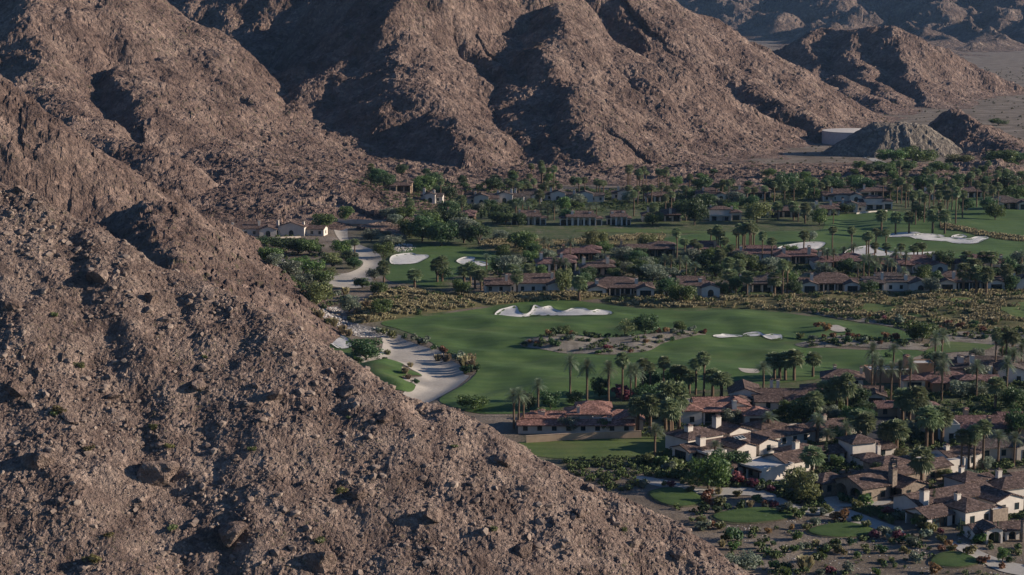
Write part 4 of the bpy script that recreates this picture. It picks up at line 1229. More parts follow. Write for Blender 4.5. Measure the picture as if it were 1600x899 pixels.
# ------------------------------------------------------------------ foliage
def leaf_mat(name, c1, c2, scale=0.6, per=0.28):
    m, nt, b = new_mat(name, 0.55, 0.35)
    co = texco(nt)
    c = ramp(nt, nz(nt, co, scale, 3), [(0.35, c1), (0.65, c2)])
    oi = nt.nodes.new('ShaderNodeObjectInfo').outputs['Random']
    hs = nt.nodes.new('ShaderNodeHueSaturation')
    nt.links.new(c, hs.inputs['Color'])
    nt.links.new(math_n(nt, 'ADD', math_n(nt, 'MULTIPLY', oi, per * 2), 1 - per), hs.inputs['Value'])
    nt.links.new(math_n(nt, 'ADD', math_n(nt, 'MULTIPLY', oi, 0.05), 0.475), hs.inputs['Hue'])
    nt.links.new(hs.outputs[0], b.inputs['Base Color'])
    # thin leaves let some light through
    tr = nt.nodes.new('ShaderNodeBsdfTranslucent')
    nt.links.new(hs.outputs[0], tr.inputs[0])
    mx = nt.nodes.new('ShaderNodeMixShader')
    mx.inputs[0].default_value = 0.35
    nt.links.new(b.outputs[0], mx.inputs[1]); nt.links.new(tr.outputs[0], mx.inputs[2])
    nt.links.new(mx.outputs[0], nt.nodes['Material Output'].inputs[0])
    return m

LM = {'green': leaf_mat('green leaves', (0.060, 0.099, 0.027), (0.105, 0.150, 0.042)), 'dark': leaf_mat('dark leaves', (0.033, 0.063, 0.024), (0.063, 0.102, 0.036)),
      'olive': leaf_mat('olive leaves', (0.105, 0.123, 0.045), (0.173, 0.180, 0.072)), 'grey': leaf_mat('grey green leaves', (0.112, 0.135, 0.093), (0.188, 0.210, 0.150)),
      'gold': leaf_mat('golden leaves', (0.11, 0.10, 0.035), (0.17, 0.145, 0.055)), 'red': leaf_mat('magenta bracts', (0.12, 0.036, 0.050), (0.19, 0.06, 0.08)),
      'rust': leaf_mat('rusty leaves', (0.150, 0.083, 0.038), (0.240, 0.112, 0.053)), 'straw': leaf_mat('straw blades', (0.17, 0.135, 0.075), (0.28, 0.23, 0.14)),
      'fan': leaf_mat('fan fronds', (0.125, 0.155, 0.075), (0.215, 0.245, 0.13)), 'date': leaf_mat('date fronds', (0.090, 0.120, 0.072), (0.165, 0.195, 0.120))}
M_SKIRT = leaf_mat('dead fronds', (0.13, 0.09, 0.05), (0.22, 0.155, 0.09))
M_TRUNK = two_tone('palm trunk', (0.085, 0.055, 0.036), (0.15, 0.10, 0.066), 1.2, bump_d=0.08, bscale=5)
M_BARK = two_tone('tree bark', (0.06, 0.045, 0.032), (0.12, 0.09, 0.065), 1.5, bump_d=0.05)

def tube(pts, rad, n=7):
    vs, fs = [], []
    for k, (p, r) in enumerate(zip(pts, rad)):
        for i in range(n):
            a = 2 * math.pi * i / n
            vs.append((p[0] + r * math.cos(a), p[1] + r * math.sin(a), p[2]))
    for k in range(len(pts) - 1):
        for i in range(n):
            j = (i + 1) % n
            fs.append((k * n + i, k * n + j, (k + 1) * n + j, (k + 1) * n + i))
    return vs, fs

def mesh_py(name, vs, fs, mat):
    me = bpy.data.meshes.new(name)
    me.from_pydata(vs, [], fs)
    me.materials.append(mat)
    return me

def limb_tube(segs, n=6):
    """list of (p0, p1, r0, r1) -> one mesh of tapered limbs"""
    vs, fs = [], []
    for p0, p1, r0, r1 in segs:
        p0, p1 = Vector(p0), Vector(p1)
        d = (p1 - p0).normalized()
        u = d.orthogonal().normalized(); w = d.cross(u)
        b = len(vs)
        for p, r in ((p0, r0), (p1, r1)):
            for i in range(n):
                a = 2 * math.pi * i / n
                vs.append(tuple(p + u * r * math.cos(a) + w * r * math.sin(a)))
        for i in range(n):
            j = (i + 1) % n
            fs.append((b + i, b + j, b + n + j, b + n + i))
    return vs, fs

def leaves_np(rs, centres, radii, n, size, flat=0.75):
    """leaf-sized quads spread through lobes; denser near each lobe's surface"""
    centres, radii = np.array(centres, dtype=float), np.array(radii, dtype=float)
    pr = radii ** 2 / (radii ** 2).sum()
    k = rs.choice(len(centres), n, p=pr)
    d = rs.normal(size=(n, 3)); d /= np.linalg.norm(d, axis=1)[:, None]
    r = radii[k] * (0.55 + 0.5 * rs.random(n) ** 0.6)
    c = centres[k] + d * r[:, None] * np.array([1, 1, flat])
    nrm = d + rs.normal(size=(n, 3)) * 0.55
    nrm /= np.linalg.norm(nrm, axis=1)[:, None]
    t = np.cross(nrm, rs.normal(size=(n, 3))); t /= np.linalg.norm(t, axis=1)[:, None]
    b = np.cross(nrm, t)
    s = size * (0.6 + 0.8 * rs.random(n))[:, None]
    v = np.stack([c - t * s, c - b * s * .6, c + t * s, c + b * s * .6], 1).reshape(-1, 3)
    return v, np.arange(4 * n).reshape(n, 4)

def mesh_only(name, v, f, mat):
    o = mesh_np(name, v, f, mat, link=False)
    me = o.data
    bpy.data.objects.remove(o)
    return me

def tree_meshes(seed, lobes, W, H, trunk_h, n, size, mat, flat=0.75, spread=1.0):
    """crown of width W, total height H (unit-less metres) and its trunk with limbs"""
    rs = np.random.RandomState(seed)
    cs, rr = [], []
    for k in range(lobes):
        a = rs.random() * 6.283; q = math.sqrt(rs.random()) * .36 * W * spread
        zz = trunk_h + (H - trunk_h) * (0.16 + .64 * rs.random()) * (1 - .35 * (q / (.5 * W)) ** 2)
        cs.append((q * math.cos(a), q * math.sin(a), zz)); rr.append(W * (.13 + .09 * rs.random()))
    v, f = leaves_np(rs, cs, rr, n, size, flat)
    v[:, 2] = np.minimum(v[:, 2], H * 1.05)
    crown = mesh_only('crown', v, f, mat)
    segs = [((0, 0, -1.0), (0.05 * W * .1, 0, trunk_h), W * .035, W * .026)]
    for c in cs[:8]:
        m = (c[0] * .45, c[1] * .45, trunk_h + (c[2] - trunk_h) * .45)
        segs += [((0.0, 0, trunk_h * .75), m, W * .02, W * .012), (m, c, W * .012, W * .004)]
    tv, tf = limb_tube(segs)
    return crown, mesh_py('trunk', tv, tf, M_BARK)

def frond_strip(vs, fs, az, el, L, w, droop, seg=4, fold=.25, ragged=None):
    c, s = math.cos(az), math.sin(az)
    rows = []
    for k in range(seg + 1):
        t = k / seg
        r = L * t
        x = r * math.cos(el) - 0.0
        z = r * math.sin(el) - droop * L * t * t
        ww = w * (math.sin(math.pi * min(1, .12 + .88 * t) ** .8) * .9 + .06) * (1 if ragged is None else 1 + ragged * (k % 2 - .5))
        rows.append([(x * c - ww * s * sg, x * s + ww * c * sg, z - fold * ww * abs(sg)) for sg in (-1, 0, 1)])
    b = len(vs)
    for r in rows: vs += r
    for k in range(seg):
        for i in (0, 1):
            a = b + k * 3 + i
            fs.append((a, a + 1, a + 4, a + 3))

def fan_palm(seed, H, rtrunk, crown_r, n=44, skirt=1.6):
    rg = random.Random(seed)
    vs, fs = [], []
    for k in range(n):
        t = (k + .5) / n
        el = R(78 - 128 * t + rg.uniform(-8, 8))
        az = k * 2.39996 + rg.uniform(-.2, .2)
        L = crown_r * rg.uniform(.85, 1.1) * (0.8 + 0.3 * min(1, 2 * t))
        # a petiole and a pleated fan of five blades
        c, s = math.cos(az), math.sin(az)
        pe = L * .5
        tip = (pe * math.cos(el) * c, pe * math.cos(el) * s, pe * math.sin(el))
        b = len(vs)
        w = .035
        vs += [(-w * s, w * c, 0), (w * s, -w * c, 0), (tip[0] + w * s, tip[1] - w * c, tip[2]), (tip[0] - w * s, tip[1] + w * c, tip[2])]
        fs.append((b, b + 1, b + 2, b + 3))
        d = Vector((math.cos(el) * c, math.cos(el) * s, math.sin(el)))
        side = Vector((-s, c, 0)); up = d.cross(side) * -1
        bl = L * .62
        for j in range(-3, 4):
            a = j * .42
            q = d * math.cos(a) + side * math.sin(a)
            p0 = Vector(tip)
            m1 = p0 + q * bl * .6 + up * rg.uniform(-.05, .08)
            m2 = p0 + q * bl * rg.uniform(.9, 1.1) - Vector((0, 0, .22 * bl))
            n_ = (side * math.cos(a) - d * math.sin(a)) * bl * .15
            b = len(vs)
            vs += [tuple(p0), tuple(m1 - n_), tuple(m2), tuple(m1 + n_)]
            fs.append((b, b + 1, b + 2, b + 3))
    vs = [(x, y, z + H) for x, y, z in vs]
    crown = mesh_py('crown', vs, fs, LM['fan'])
    sv, sf = [], []
    for k in range(46):
        az = rg.uniform(0, 6.283); L = skirt * rg.uniform(.6, 1.05)
        frond_strip(sv, sf, az, R(-62 + rg.uniform(-18, 26)), L, .26, .3, 3)
    sv = [(x, y, z + H - .15) for x, y, z in sv]
    sk = mesh_py('dead_frond_skirt', sv, sf, M_SKIRT)
    bend = rg.uniform(-.25, .25)
    K = 7
    pts = [(bend * math.sin(math.pi * k / K), 0, -1 + (H + 1) * k / K) for k in range(K + 1)]
    rad = [rtrunk * (1.25 - .45 * k / K) for k in range(K + 1)]
    tv, tf = tube(pts, rad, 9)
    return crown, mesh_py('trunk', tv, tf, M_TRUNK), sk

def date_palm(seed, H, crown_r, n=52):
    rg = random.Random(seed)
    vs, fs = [], []
    for k in range(n):
        t = (k + .5) / n
        el = R(82 - 100 * t + rg.uniform(-7, 7))
        az = k * 2.39996 + rg.uniform(-.25, .25)
        L = crown_r * rg.uniform(.85, 1.1)
        # rachis with paired leaflets as slim blades
        c, s = math.cos(az), math.sin(az)
        prev = None
        seg = 9
        pts = []
        for q in range(seg + 1):
            u = q / seg
            x = L * u * math.cos(el) * (1 - .12 * u); z = L * (u * math.sin(el) - .42 * u * u)
            pts.append(Vector((x * c, x * s, z)))
        side = Vector((-s, c, 0))
        b = len(vs)
        for q in range(seg):
            a0, a1 = pts[q], pts[q + 1]
            d = (a1 - a0).normalized()
            ll = L * .17 * (math.sin(math.pi * min(1, .15 + .9 * (q / seg))) + .25)
            for sg in (-1, 1):
                tip = (a0 + a1) / 2 + side * sg * ll + d * ll * .55 + Vector((0, 0, .18 * ll - .1 * ll))
                b = len(vs)
                vs += [tuple(a0), tuple(a0 + (a1 - a0) * .62), tuple(tip)]
                fs.append((b, b + 1, b + 2))
    vs = [(x, y, z + H) for x, y, z in vs]
    crown = mesh_py('crown', vs, fs, LM['date'])
    bv, bf = [], []
    for k in range(20):
        frond_strip(bv, bf, rg.uniform(0, 6.28), R(rg.uniform(-70, -35)), crown_r * .3, .12, .3, 2)
    bv = [(x, y, z + H - .1) for x, y, z in bv]
    sk = mesh_py('dead_frond_skirt', bv, bf, M_SKIRT)
    K = 6
    bend = rg.uniform(-.2, .2)
    pts = [(bend * math.sin(math.pi * k / K), 0, -1 + (H + 1.1) * k / K) for k in range(K + 1)]
    rad = [.30 * (1.2 - .3 * k / K) + (.12 if k == K - 1 else 0) for k in range(K + 1)]
    tv, tf = tube(pts, rad, 9)
    return crown, mesh_py('trunk', tv, tf, M_TRUNK), sk

FAN = [fan_palm(10 + k, 10.0, .30, 2.1, 48, skirt=2.1) for k in range(4)]            # slim, tall
THICK = [fan_palm(20 + k, 7.0, .46, 3.0, 60, 2.4) for k in range(4)]             # stout desert fan palms
DATE = [date_palm(30 + k, 9.0, 3.7, 56) for k in range(4)]
TREES = {}
for nm, mat in (('green', 'green'), ('dark', 'dark'), ('olive', 'olive'), ('grey', 'grey')):
    TREES[nm] = [tree_meshes(40 + k * 7 + len(nm), 24, 8.0, 6.4, .9, 2700, .24, LM[mat]) for k in range(3)]
TREES['sparse'] = [tree_meshes(71 + k, 15, 8.0, 6.0, 1.8, 900, .24, LM['olive'], .6, 1.15) for k in range(2)]
def cypress_meshes(seed):
    rs = np.random.RandomState(seed)
    cs = [(rs.normal() * .08, rs.normal() * .08, z) for z in np.linspace(.7, 7.2, 14)]
    rr = [.72 * (1 - .75 * (k / 13) ** 1.6) for k in range(14)]
    v, f = leaves_np(rs, cs, rr, 900, .16, 1.0)
    tv, tf = limb_tube([((0, 0, -.5), (0, 0, 6), .14, .04)])
    return mesh_only('crown', v, f, LM['dark']), mesh_py('trunk', tv, tf, M_BARK)
TREES['cypress'] = [cypress_meshes(88), cypress_meshes(89)]

def shrub_mesh(seed, mat, n=260, size=.13, H=1.0, W=1.3, lobes=7):
    rs = np.random.RandomState(seed)
    cs, rr = [], []
    for k in range(lobes):
        a = rs.random() * 6.283; q = math.sqrt(rs.random()) * .3 * W
        cs.append((q * math.cos(a), q * math.sin(a), H * (.25 + .4 * rs.random()))); rr.append(W * (.18 + .1 * rs.random()))
    v, f = leaves_np(rs, cs, rr, n, size, .8)
    v[:, 2] = np.maximum(v[:, 2], -.1)
    return mesh_only('shrub', v, f, LM[mat])
SHRUB = {m: [shrub_mesh(100 + 3 * k + len(m), m) for k in range(3)] for m in ('green', 'dark', 'olive', 'grey', 'gold', 'red', 'rust')}

def tuft_np(rs, n_blades, h, w):
    """a clump of arching grass blades"""
    az = rs.random(n_blades) * 6.283
    out = rs.random(n_blades) * w
    hh = h * (.6 + .5 * rs.random(n_blades))
    bx, by = out * .3 * np.cos(az), out * .3 * np.sin(az)
    tx, ty = out * np.cos(az), out * np.sin(az)
    px_, py_ = -np.sin(az) * .07 * h, np.cos(az) * .07 * h
    z0 = np.zeros(n_blades) - .1
    v = np.stack([np.stack([bx - px_, by - py_, z0], -1), np.stack([bx + px_, by + py_, z0], -1),
                  np.stack([tx + px_ * 1.6, ty + py_ * 1.6, hh * .95], -1), np.stack([tx - px_ * 1.6, ty - py_ * 1.6, hh], -1)], 1)
    return v.reshape(-1, 3)
def tuft_mesh(seed, mat):
    v = tuft_np(np.random.RandomState(seed), 90, 1.2, .8)
    return mesh_only('grass_clump', v, np.arange(len(v)).reshape(-1, 4), LM[mat])
TUFT = [tuft_mesh(130 + k, 'straw') for k in range(3)]

# ------------------------------------------------------------------ labels that single each plant out
PLANTS = []        # (object, look, px, py, group)
for p_, q_ in (('the main white bunker', (862, 490)), ('the twin fairway bunkers', (1165, 527)), ('the upper green bunkers', (665, 409)), ('the scalloped east bunker', (1465, 374)),
               ('the pale wash', (675, 580)), ('the rocky creek', (550, 508)), ('the fairway island', (960, 542)), ('the east gravel beds', (1370, 532)), ('the lawn wall', (930, 695)),
               ('the left tee', (1060, 780)), ('the wide tee', (1178, 806)), ('the middle tee', (1312, 831)), ('the bottom round tee', (1492, 880)), ('the upper sand track', (560, 395)),
               ('the dark road', (1380, 665)), ('the hill bunker', (522, 537)), ('the golden rough', (1250, 475))):
    LAND.append((p_, *q_))
rng = random.Random(5)

def clear(x, y, r=0.0):
    for cx, cy, cr in FOOTPRINTS:
        if (x - cx) ** 2 + (y - cy) ** 2 < (cr + r) ** 2: return False
    return True

def plant(kind, meshes, x, y, sx, sz, look, group, cat, z=None, solo=False):
    if z is None: z = float(HT(x, y)[0])
    if solo:
        o = bpy.data.objects.new(kind, meshes[0]); COL.objects.link(o)
        o.location = (x, y, z)
    else:
        o = empty(kind, (x, y, z))
        for nm, me in zip(('crown', 'trunk', 'dead_frond_skirt'), meshes):
            c = bpy.data.objects.new(nm, me); COL.objects.link(c); c.parent = o
    o.rotation_euler = (0, 0, rng.uniform(0, 6.283))
    o.scale = (sx, sx, sz)
    px, py = pix(x, y, z)
    o['category'] = cat; o['group'] = group
    PLANTS.append((o, look, px, py))
    return o

def base_from_top(px, pt, h):
    yb = (pt + h * 20 / CAM_H) / (1 - h / CAM_H)
    return G0(px, yb)

# palms whose crown tops are read off the photograph: pixel x, pixel y of the crown's top, height in metres
FAN_P = [(972, 554, 13.7), (1004, 562, 11), (1015, 567, 9), (1037, 559, 11.5), (1055, 570, 8), (1063, 570, 8), (1087, 561, 10.5), (1099, 552, 13), (1555, 515, 15), (1571, 514, 15), (1581, 519, 14), (1565, 523, 12),
 (1057, 358, 13), (1119, 360, 11), (1126, 362, 11), (1154, 353, 13), (1160, 355, 13), (1164, 351, 14), (1171, 352, 14), (1178, 353, 13), (1131, 371, 10), (1191, 364, 13), (1205, 373, 11), (1142, 382, 8), (1084, 375, 9), (1091, 380, 8), (1069, 373, 9),
 (1222, 408, 14), (1229, 410, 13), (1256, 362, 13), (1353, 366, 11), (1357, 364, 12), (1368, 358, 11), (1384, 380, 10), (1407, 381, 10), (1434, 380, 9), (1441, 380, 9), (1427, 384, 8), (1366, 380, 9),
 (1379, 279, 13), (1390, 290, 12), (1401, 281, 13), (1408, 279, 14), (1425, 303, 16), (1436, 298, 15), (1452, 290, 15), (1458, 276, 18), (1476, 294, 18), (1480, 303, 16), (1487, 283, 16), (1493, 298, 18), (1498, 285, 15), (1526, 283, 14), (1537, 290, 13), (1550, 294, 14), (1559, 290, 14), (1458, 322, 11), (1469, 318, 12), (1444, 306, 14), (1466, 300, 15), (1430, 318, 11), (1504, 300, 14), (1415, 288, 13),
 (904, 279, 11), (913, 278, 11), (932, 281, 11), (937, 282, 11), (943, 283, 10), (982, 290, 9), (996, 291, 10), (1006, 289, 10), (1011, 291, 9), (1018, 289, 10), (1034, 286, 10), (1043, 291, 11), (1053, 288, 10), (1072, 290, 8), (1119, 287, 9), (1129, 282, 11), (1138, 283, 11), (1167, 295, 9), (1178, 294, 9), (1194, 292, 11), (1209, 285, 11),
 (580, 278, 12), (689, 282, 12), (792, 280, 11), (799, 284, 10), (805, 283, 10), (811, 286, 10), (834, 280, 11), (853, 284, 10), (862, 286, 9), (874, 288, 9), (825, 284, 10), (817, 288, 9), (990, 300, 13), (1040, 305, 12), (1049, 300, 11), (1225, 290, 10), (1240, 286, 11), (1272, 284, 10), (1283, 286, 10), (1293, 283, 11),
 (1535, 659, 12.5), (1522, 666, 11.5), (1502, 672, 10.5), (1514, 679, 9), (555, 374, 9)]
THICK_P = [(996, 624, 8.6), (1016, 622, 9), (1040, 606, 11.5), (1050, 608, 11), (1061, 607, 11), (1046, 630, 9), (1113, 580, 6.8), (1127, 585, 6.6), (1077, 580, 6), (1210, 554, 7), (1227, 554, 7.4), (1241, 552, 8), (1270, 554, 6.4), (1218, 558, 6.4),
 (1287, 602, 9), (1307, 597, 10), (1322, 592, 11), (1271, 617, 8), (1350, 647, 7), (1555, 594, 8), (1410, 614, 9), (1421, 618, 9), (1432, 612, 10), (1462, 640, 8), (1472, 642, 8), (1341, 645, 8), (1352, 650, 8), (1385, 662, 7.4), (1401, 660, 7.8), (1447, 642, 9), (1456, 645, 8), (1439, 708, 9), (1269, 702, 7),
 (600, 412, 9.5), (648, 425, 7), (691, 405, 9), (683, 409, 8), (725, 418, 7), (742, 418, 8), (735, 414, 8), (752, 424, 7), (801, 418, 8), (827, 415, 7), (1139, 406, 8), (1155, 410, 8), (1141, 423, 7), (1167, 427, 8), (1210, 430, 8), (1125, 393, 8), (1505, 421, 10), (1525, 423, 9.5), (1541, 423, 9.5), (1572, 417, 9), (1515, 406, 7), (1524, 407, 7),
 (1377, 330, 9), (1399, 336, 9), (1420, 336, 9), (1457, 333, 10), (1476, 333, 10), (1510, 396, 8), (1535, 397, 8), (1548, 397, 8), (905, 437, 8), (808, 432, 8), (843, 300, 8), (721, 308, 8), (710, 316, 7), (640, 312, 7), (1022, 320, 8), (1076, 318, 8), (1215, 318, 8), (1240, 318, 8), (1258, 320, 9)]
DATE_P = [(891, 560, 13), (917, 566, 11.3), (951, 569, 11), (985, 574, 11), (993, 573, 11), (841, 593, 10), (803, 611, 10), (811, 609, 11), (818, 613, 9.5), (1192, 567, 8), (1362, 540, 13), (1366, 557, 12), (1375, 565, 12), (1396, 537, 6.5), (1460, 522, 12), (1471, 517, 12.5), (1405, 566, 10), (1422, 562, 11), (1392, 570, 11), (1460, 552, 10), (1472, 552, 10), (1471, 567, 11), (1525, 564, 10.5), (1572, 560, 12), (1595, 537, 9), (1583, 545, 9),
 (1276, 645, 7), (1321, 660, 8), (1559, 673, 8), (1584, 677, 8), (1023, 664, 8.6), (1117, 686, 5), (1200, 643, 6.5), (1278, 650, 7), (1292, 668, 6), (1038, 398, 9), (1048, 399, 9), (1062, 400, 9.5), (1072, 401, 9), (1086, 409, 6), (850, 372, 9), (857, 374, 8), (891, 372, 10), (866, 402, 8), (875, 403, 8), (884, 404, 8), (760, 396, 6), (1333, 382, 8), (1318, 386, 6.5), (1292, 390, 8), (1302, 390, 8), (1399, 389, 10), (1415, 392, 9), (1349, 399, 9), (1357, 399, 10), (1366, 401, 9), (1375, 401, 8), (1386, 401, 9), (1278, 408, 6), (1290, 410, 6), (1392, 406, 9), (1411, 419, 8), (1596, 392, 8), (1340, 412, 7), (1285, 388, 7), (1368, 410, 7),
 (806, 316, 8), (816, 314, 8), (826, 315, 8), (845, 318, 8), (856, 318, 8), (866, 318, 8), (922, 317, 8), (932, 318, 7), (1262, 318, 7), (1247, 326, 6), (1276, 320, 7), (1302, 326, 7)]
CYP_P = [(752, 340), (758, 339), (764, 341), (771, 338), (778, 340), (785, 338), (790, 341), (1290, 745 - 20), (1458, 806)]
for px, pt, h in FAN_P:
    x, y = base_from_top(px, pt, h + 1.0)
    plant('fan_palm', FAN[rng.randrange(4)], x, y, rng.uniform(.9, 1.12) * (1.0 if pt > 500 else 1.12), h / 10.0, 'slim tall fan palm', 'slim fan palms', 'palm')
for px, pt, h in THICK_P:
    x, y = base_from_top(px, pt, h + 1.2)
    plant('desert_palm', THICK[rng.randrange(4)], x, y, rng.uniform(.9, 1.1), h / 7.0, 'stout bushy fan palm', 'stout fan palms', 'palm')
for px, pt, h in DATE_P:
    x, y = base_from_top(px, pt, h + 1.3)
    plant('date_palm', DATE[rng.randrange(4)], x, y, rng.uniform(.85, 1.1), h / 9.0, 'feathery date palm', 'date palms', 'palm')
for px, py in CYP_P:
    x, y = G0(px, py)
    plant('cypress_tree', TREES['cypress'][rng.randrange(2)], x, y, 1.15, rng.uniform(.9, 1.15), 'narrow dark cypress', 'columnar cypresses', 'cypress')

# broadleaf trees read off the photograph: pixel x and y of the foot, crown width and height in pixels, kind
TREE_P = [(572, 557, 54, 36, 'dark'), (937, 620, 32, 30, 'dark'), (1018, 612, 34, 30, 'dark'), (1050, 612, 40, 34, 'green'), (1441, 533, 44, 32, 'green'), (976, 530, 34, 30, 'sparse'), (1008, 528, 38, 34, 'dark'), (880, 529, 20, 16, 'green'), (1063, 524, 22, 16, 'green'),
 (1107, 764, 66, 52, 'green'), (1122, 748, 46, 40, 'dark'), (1152, 742, 40, 34, 'dark'), (1252, 784, 60, 50, 'olive'), (1270, 716, 24, 20, 'dark'), (890, 676, 34, 26, 'grey'), (945, 676, 22, 22, 'green'), (978, 672, 20, 16, 'green'), (1142, 664, 30, 26, 'grey'), (1255, 664, 46, 40, 'dark'), (1232, 650, 30, 26, 'green'),
 (1340, 626, 26, 24, 'grey'), (1345, 640, 32, 30, 'dark'), (1300, 664, 34, 28, 'grey'), (1320, 676, 30, 24, 'green'), (860, 640, 34, 30, 'dark'), (826, 642, 26, 26, 'dark'), (845, 655, 22, 18, 'olive'), (740, 640, 44, 22, 'green'), (1070, 660, 26, 30, 'green'), (1440, 600, 26, 24, 'olive'), (1430, 640, 36, 30, 'dark'), (1448, 655, 30, 26, 'grey'), (1500, 620, 34, 26, 'grey'), (1522, 612, 28, 22, 'green'), (1584, 640, 40, 34, 'dark'), (1590, 690, 40, 46, 'dark'),
 (1420, 690, 34, 30, 'grey'), (1404, 722, 26, 22, 'olive'), (1335, 718, 24, 18, 'olive'), (1308, 730, 22, 18, 'green'), (1440, 745, 36, 28, 'grey'), (1474, 752, 24, 18, 'olive'), (1510, 756, 34, 20, 'grey'), (1540, 736, 26, 20, 'grey'), (1517, 806, 22, 20, 'dark'), (1350, 782, 26, 20, 'green'), (1370, 752, 22, 26, 'dark'), (1160, 892, 54, 30, 'grey'), (1566, 880, 22, 24, 'green'), (1437, 826, 26, 22, 'olive'),
 (1068, 476, 38, 30, 'green'), (1042, 470, 34, 32, 'dark'), (722, 466, 32, 24, 'green'), (850, 452, 22, 22, 'green'), (842, 460, 20, 20, 'green'), (880, 466, 24, 40, 'olive'), (912, 460, 22, 30, 'dark'), (690, 440, 30, 26, 'dark'), (780, 428, 30, 26, 'dark'), (795, 436, 40, 34, 'grey'), (820, 395, 50, 30, 'green'), (806, 388, 26, 24, 'dark'), (785, 404, 26, 20, 'green'), (835, 402, 24, 20, 'dark'), (1150, 460, 24, 26, 'dark'), (1128, 462, 20, 22, 'green'), (1240, 462, 26, 22, 'dark'), (1356, 462, 28, 22, 'dark'), (1362, 456, 22, 16, 'green'), (1455, 460, 28, 26, 'grey'), (1463, 452, 22, 26, 'dark'), (1580, 456, 24, 24, 'dark'), (1575, 434, 26, 30, 'dark'), (1472, 424, 34, 32, 'dark'), (1455, 420, 26, 26, 'green'), (1325, 428, 30, 22, 'dark'), (1168, 424, 40, 26, 'green'), (1105, 424, 30, 24, 'dark'),
 (505, 362, 40, 28, 'green'), (541, 350, 24, 24, 'green'), (466, 396, 52, 22, 'dark'), (440, 390, 40, 20, 'dark'), (485, 399, 38, 24, 'green'), (410, 384, 36, 14, 'dark'), (535, 398, 34, 22, 'green'), (580, 378, 28, 20, 'grey'), (600, 402, 34, 22, 'green'), (612, 390, 36, 20, 'grey'), (495, 494, 50, 40, 'olive'), (546, 490, 32, 26, 'grey'), (596, 496, 34, 22, 'green'), (593, 466, 24, 22, 'green'), (566, 450, 26, 16, 'green'), (425, 474, 34, 26, 'green'), (452, 466, 36, 24, 'grey'), (480, 424, 46, 22, 'green'), (470, 450, 40, 24, 'grey'), (500, 448, 40, 28, 'green'), (520, 420, 34, 24, 'olive'), (520, 434, 26, 20, 'sparse'), (553, 420, 26, 16, 'dark'), (440, 440, 30, 18, 'grey'), (415, 450, 26, 18, 'green'), (455, 430, 30, 16, 'green'), (430, 480, 26, 20, 'grey'), (545, 412, 30, 18, 'dark'), (585, 436, 24, 18, 'grey'),
 (660, 378, 44, 36, 'dark'), (690, 384, 46, 38, 'dark'), (725, 380, 50, 36, 'grey'), (748, 382, 40, 30, 'dark'), (640, 372, 36, 28, 'green'), (676, 366, 44, 32, 'green'), (708, 362, 46, 32, 'dark'), (606, 352, 30, 20, 'grey'), (630, 352, 34, 22, 'green'), (590, 312, 34, 24, 'dark'), (602, 318, 30, 24, 'dark'), (662, 308, 36, 26, 'green'), (676, 300, 30, 18, 'dark'), (702, 312, 22, 20, 'dark'), (770, 304, 30, 18, 'dark'), (810, 354, 22, 20, 'dark'), (884, 350, 26, 22, 'dark'), (700, 340, 36, 24, 'dark'), (776, 350, 30, 18, 'dark'), (790, 352, 26, 18, 'green'), (783, 374, 24, 14, 'grey'),
 (1020, 352, 30, 20, 'green'), (1085, 352, 40, 38, 'dark'), (1072, 345, 34, 30, 'dark'), (1100, 300, 28, 20, 'dark'), (1183, 348, 44, 32, 'olive'), (1210, 304, 40, 28, 'dark'), (1228, 300, 40, 30, 'dark'), (1240, 312, 36, 26, 'green'), (1150, 322, 30, 20, 'grey'), (1170, 326, 30, 20, 'dark'), (1100, 328, 34, 24, 'dark'), (1280, 352, 30, 24, 'green'), (1262, 345, 24, 18, 'grey'), (1350, 300, 36, 22, 'dark'), (1300, 300, 40, 22, 'dark'), (1335, 294, 34, 18, 'green'), (1322, 334, 26, 16, 'dark'), (1555, 342, 28, 26, 'green'), (1543, 336, 26, 24, 'dark'), (1572, 300, 40, 26, 'dark'), (1590, 312, 34, 24, 'green'), (1440, 300, 34, 26, 'dark'), (1510, 330, 24, 18, 'dark'), (1435, 344, 24, 24, 'dark'), (1262, 300, 30, 22, 'green'), (1265, 380, 24, 16, 'grey'), (925, 386, 30, 24, 'olive'), (938, 384, 26, 22, 'olive'), (945, 396, 26, 18, 'green'), (1010, 388, 30, 22, 'olive'), (975, 414, 40, 26, 'grey'), (995, 418, 36, 24, 'dark'), (940, 416, 26, 18, 'grey'), (1020, 440, 40, 24, 'grey'), (990, 432, 26, 18, 'olive'), (960, 434, 22, 14, 'green'), (1115, 412, 30, 24, 'green'), (1230, 440, 30, 20, 'green'), (1235, 402, 24, 20, 'green'), (1000, 402, 24, 16, 'dark'),
 (1395, 262, 44, 20, 'green'), (1430, 260, 50, 26, 'green'), (1450, 252, 30, 18, 'dark'), (1500, 262, 40, 20, 'olive'), (1560, 265, 50, 24, 'green'), (1590, 262, 44, 24, 'dark'), (1470, 274, 30, 16, 'green'), (1410, 274, 40, 16, 'green'), (1330, 222, 14, 12, 'dark'), (1350, 240, 10, 8, 'olive'), (1363, 240, 10, 9, 'olive'), (1560, 196, 26, 10, 'green')]
LOOKT = {'green': 'bright green leafy tree', 'dark': 'dense dark green tree', 'olive': 'olive green tree', 'grey': 'grey-green feathery tree', 'sparse': 'sparse see-through olive tree'}
def put_tree(x, y, wm, hm, kind):
    plant('leafy_tree', TREES[kind][rng.randrange(len(TREES[kind]))], x, y, wm / 8.0, hm / 6.4, LOOKT[kind], 'broadleaf trees of the valley', 'tree')
for px, py, w, hh, kind in TREE_P:
    x, y = G0(px, py)
    s = y / FPX
    put_tree(x, y, w * s * 1.2, hh * s * 1.22, kind)

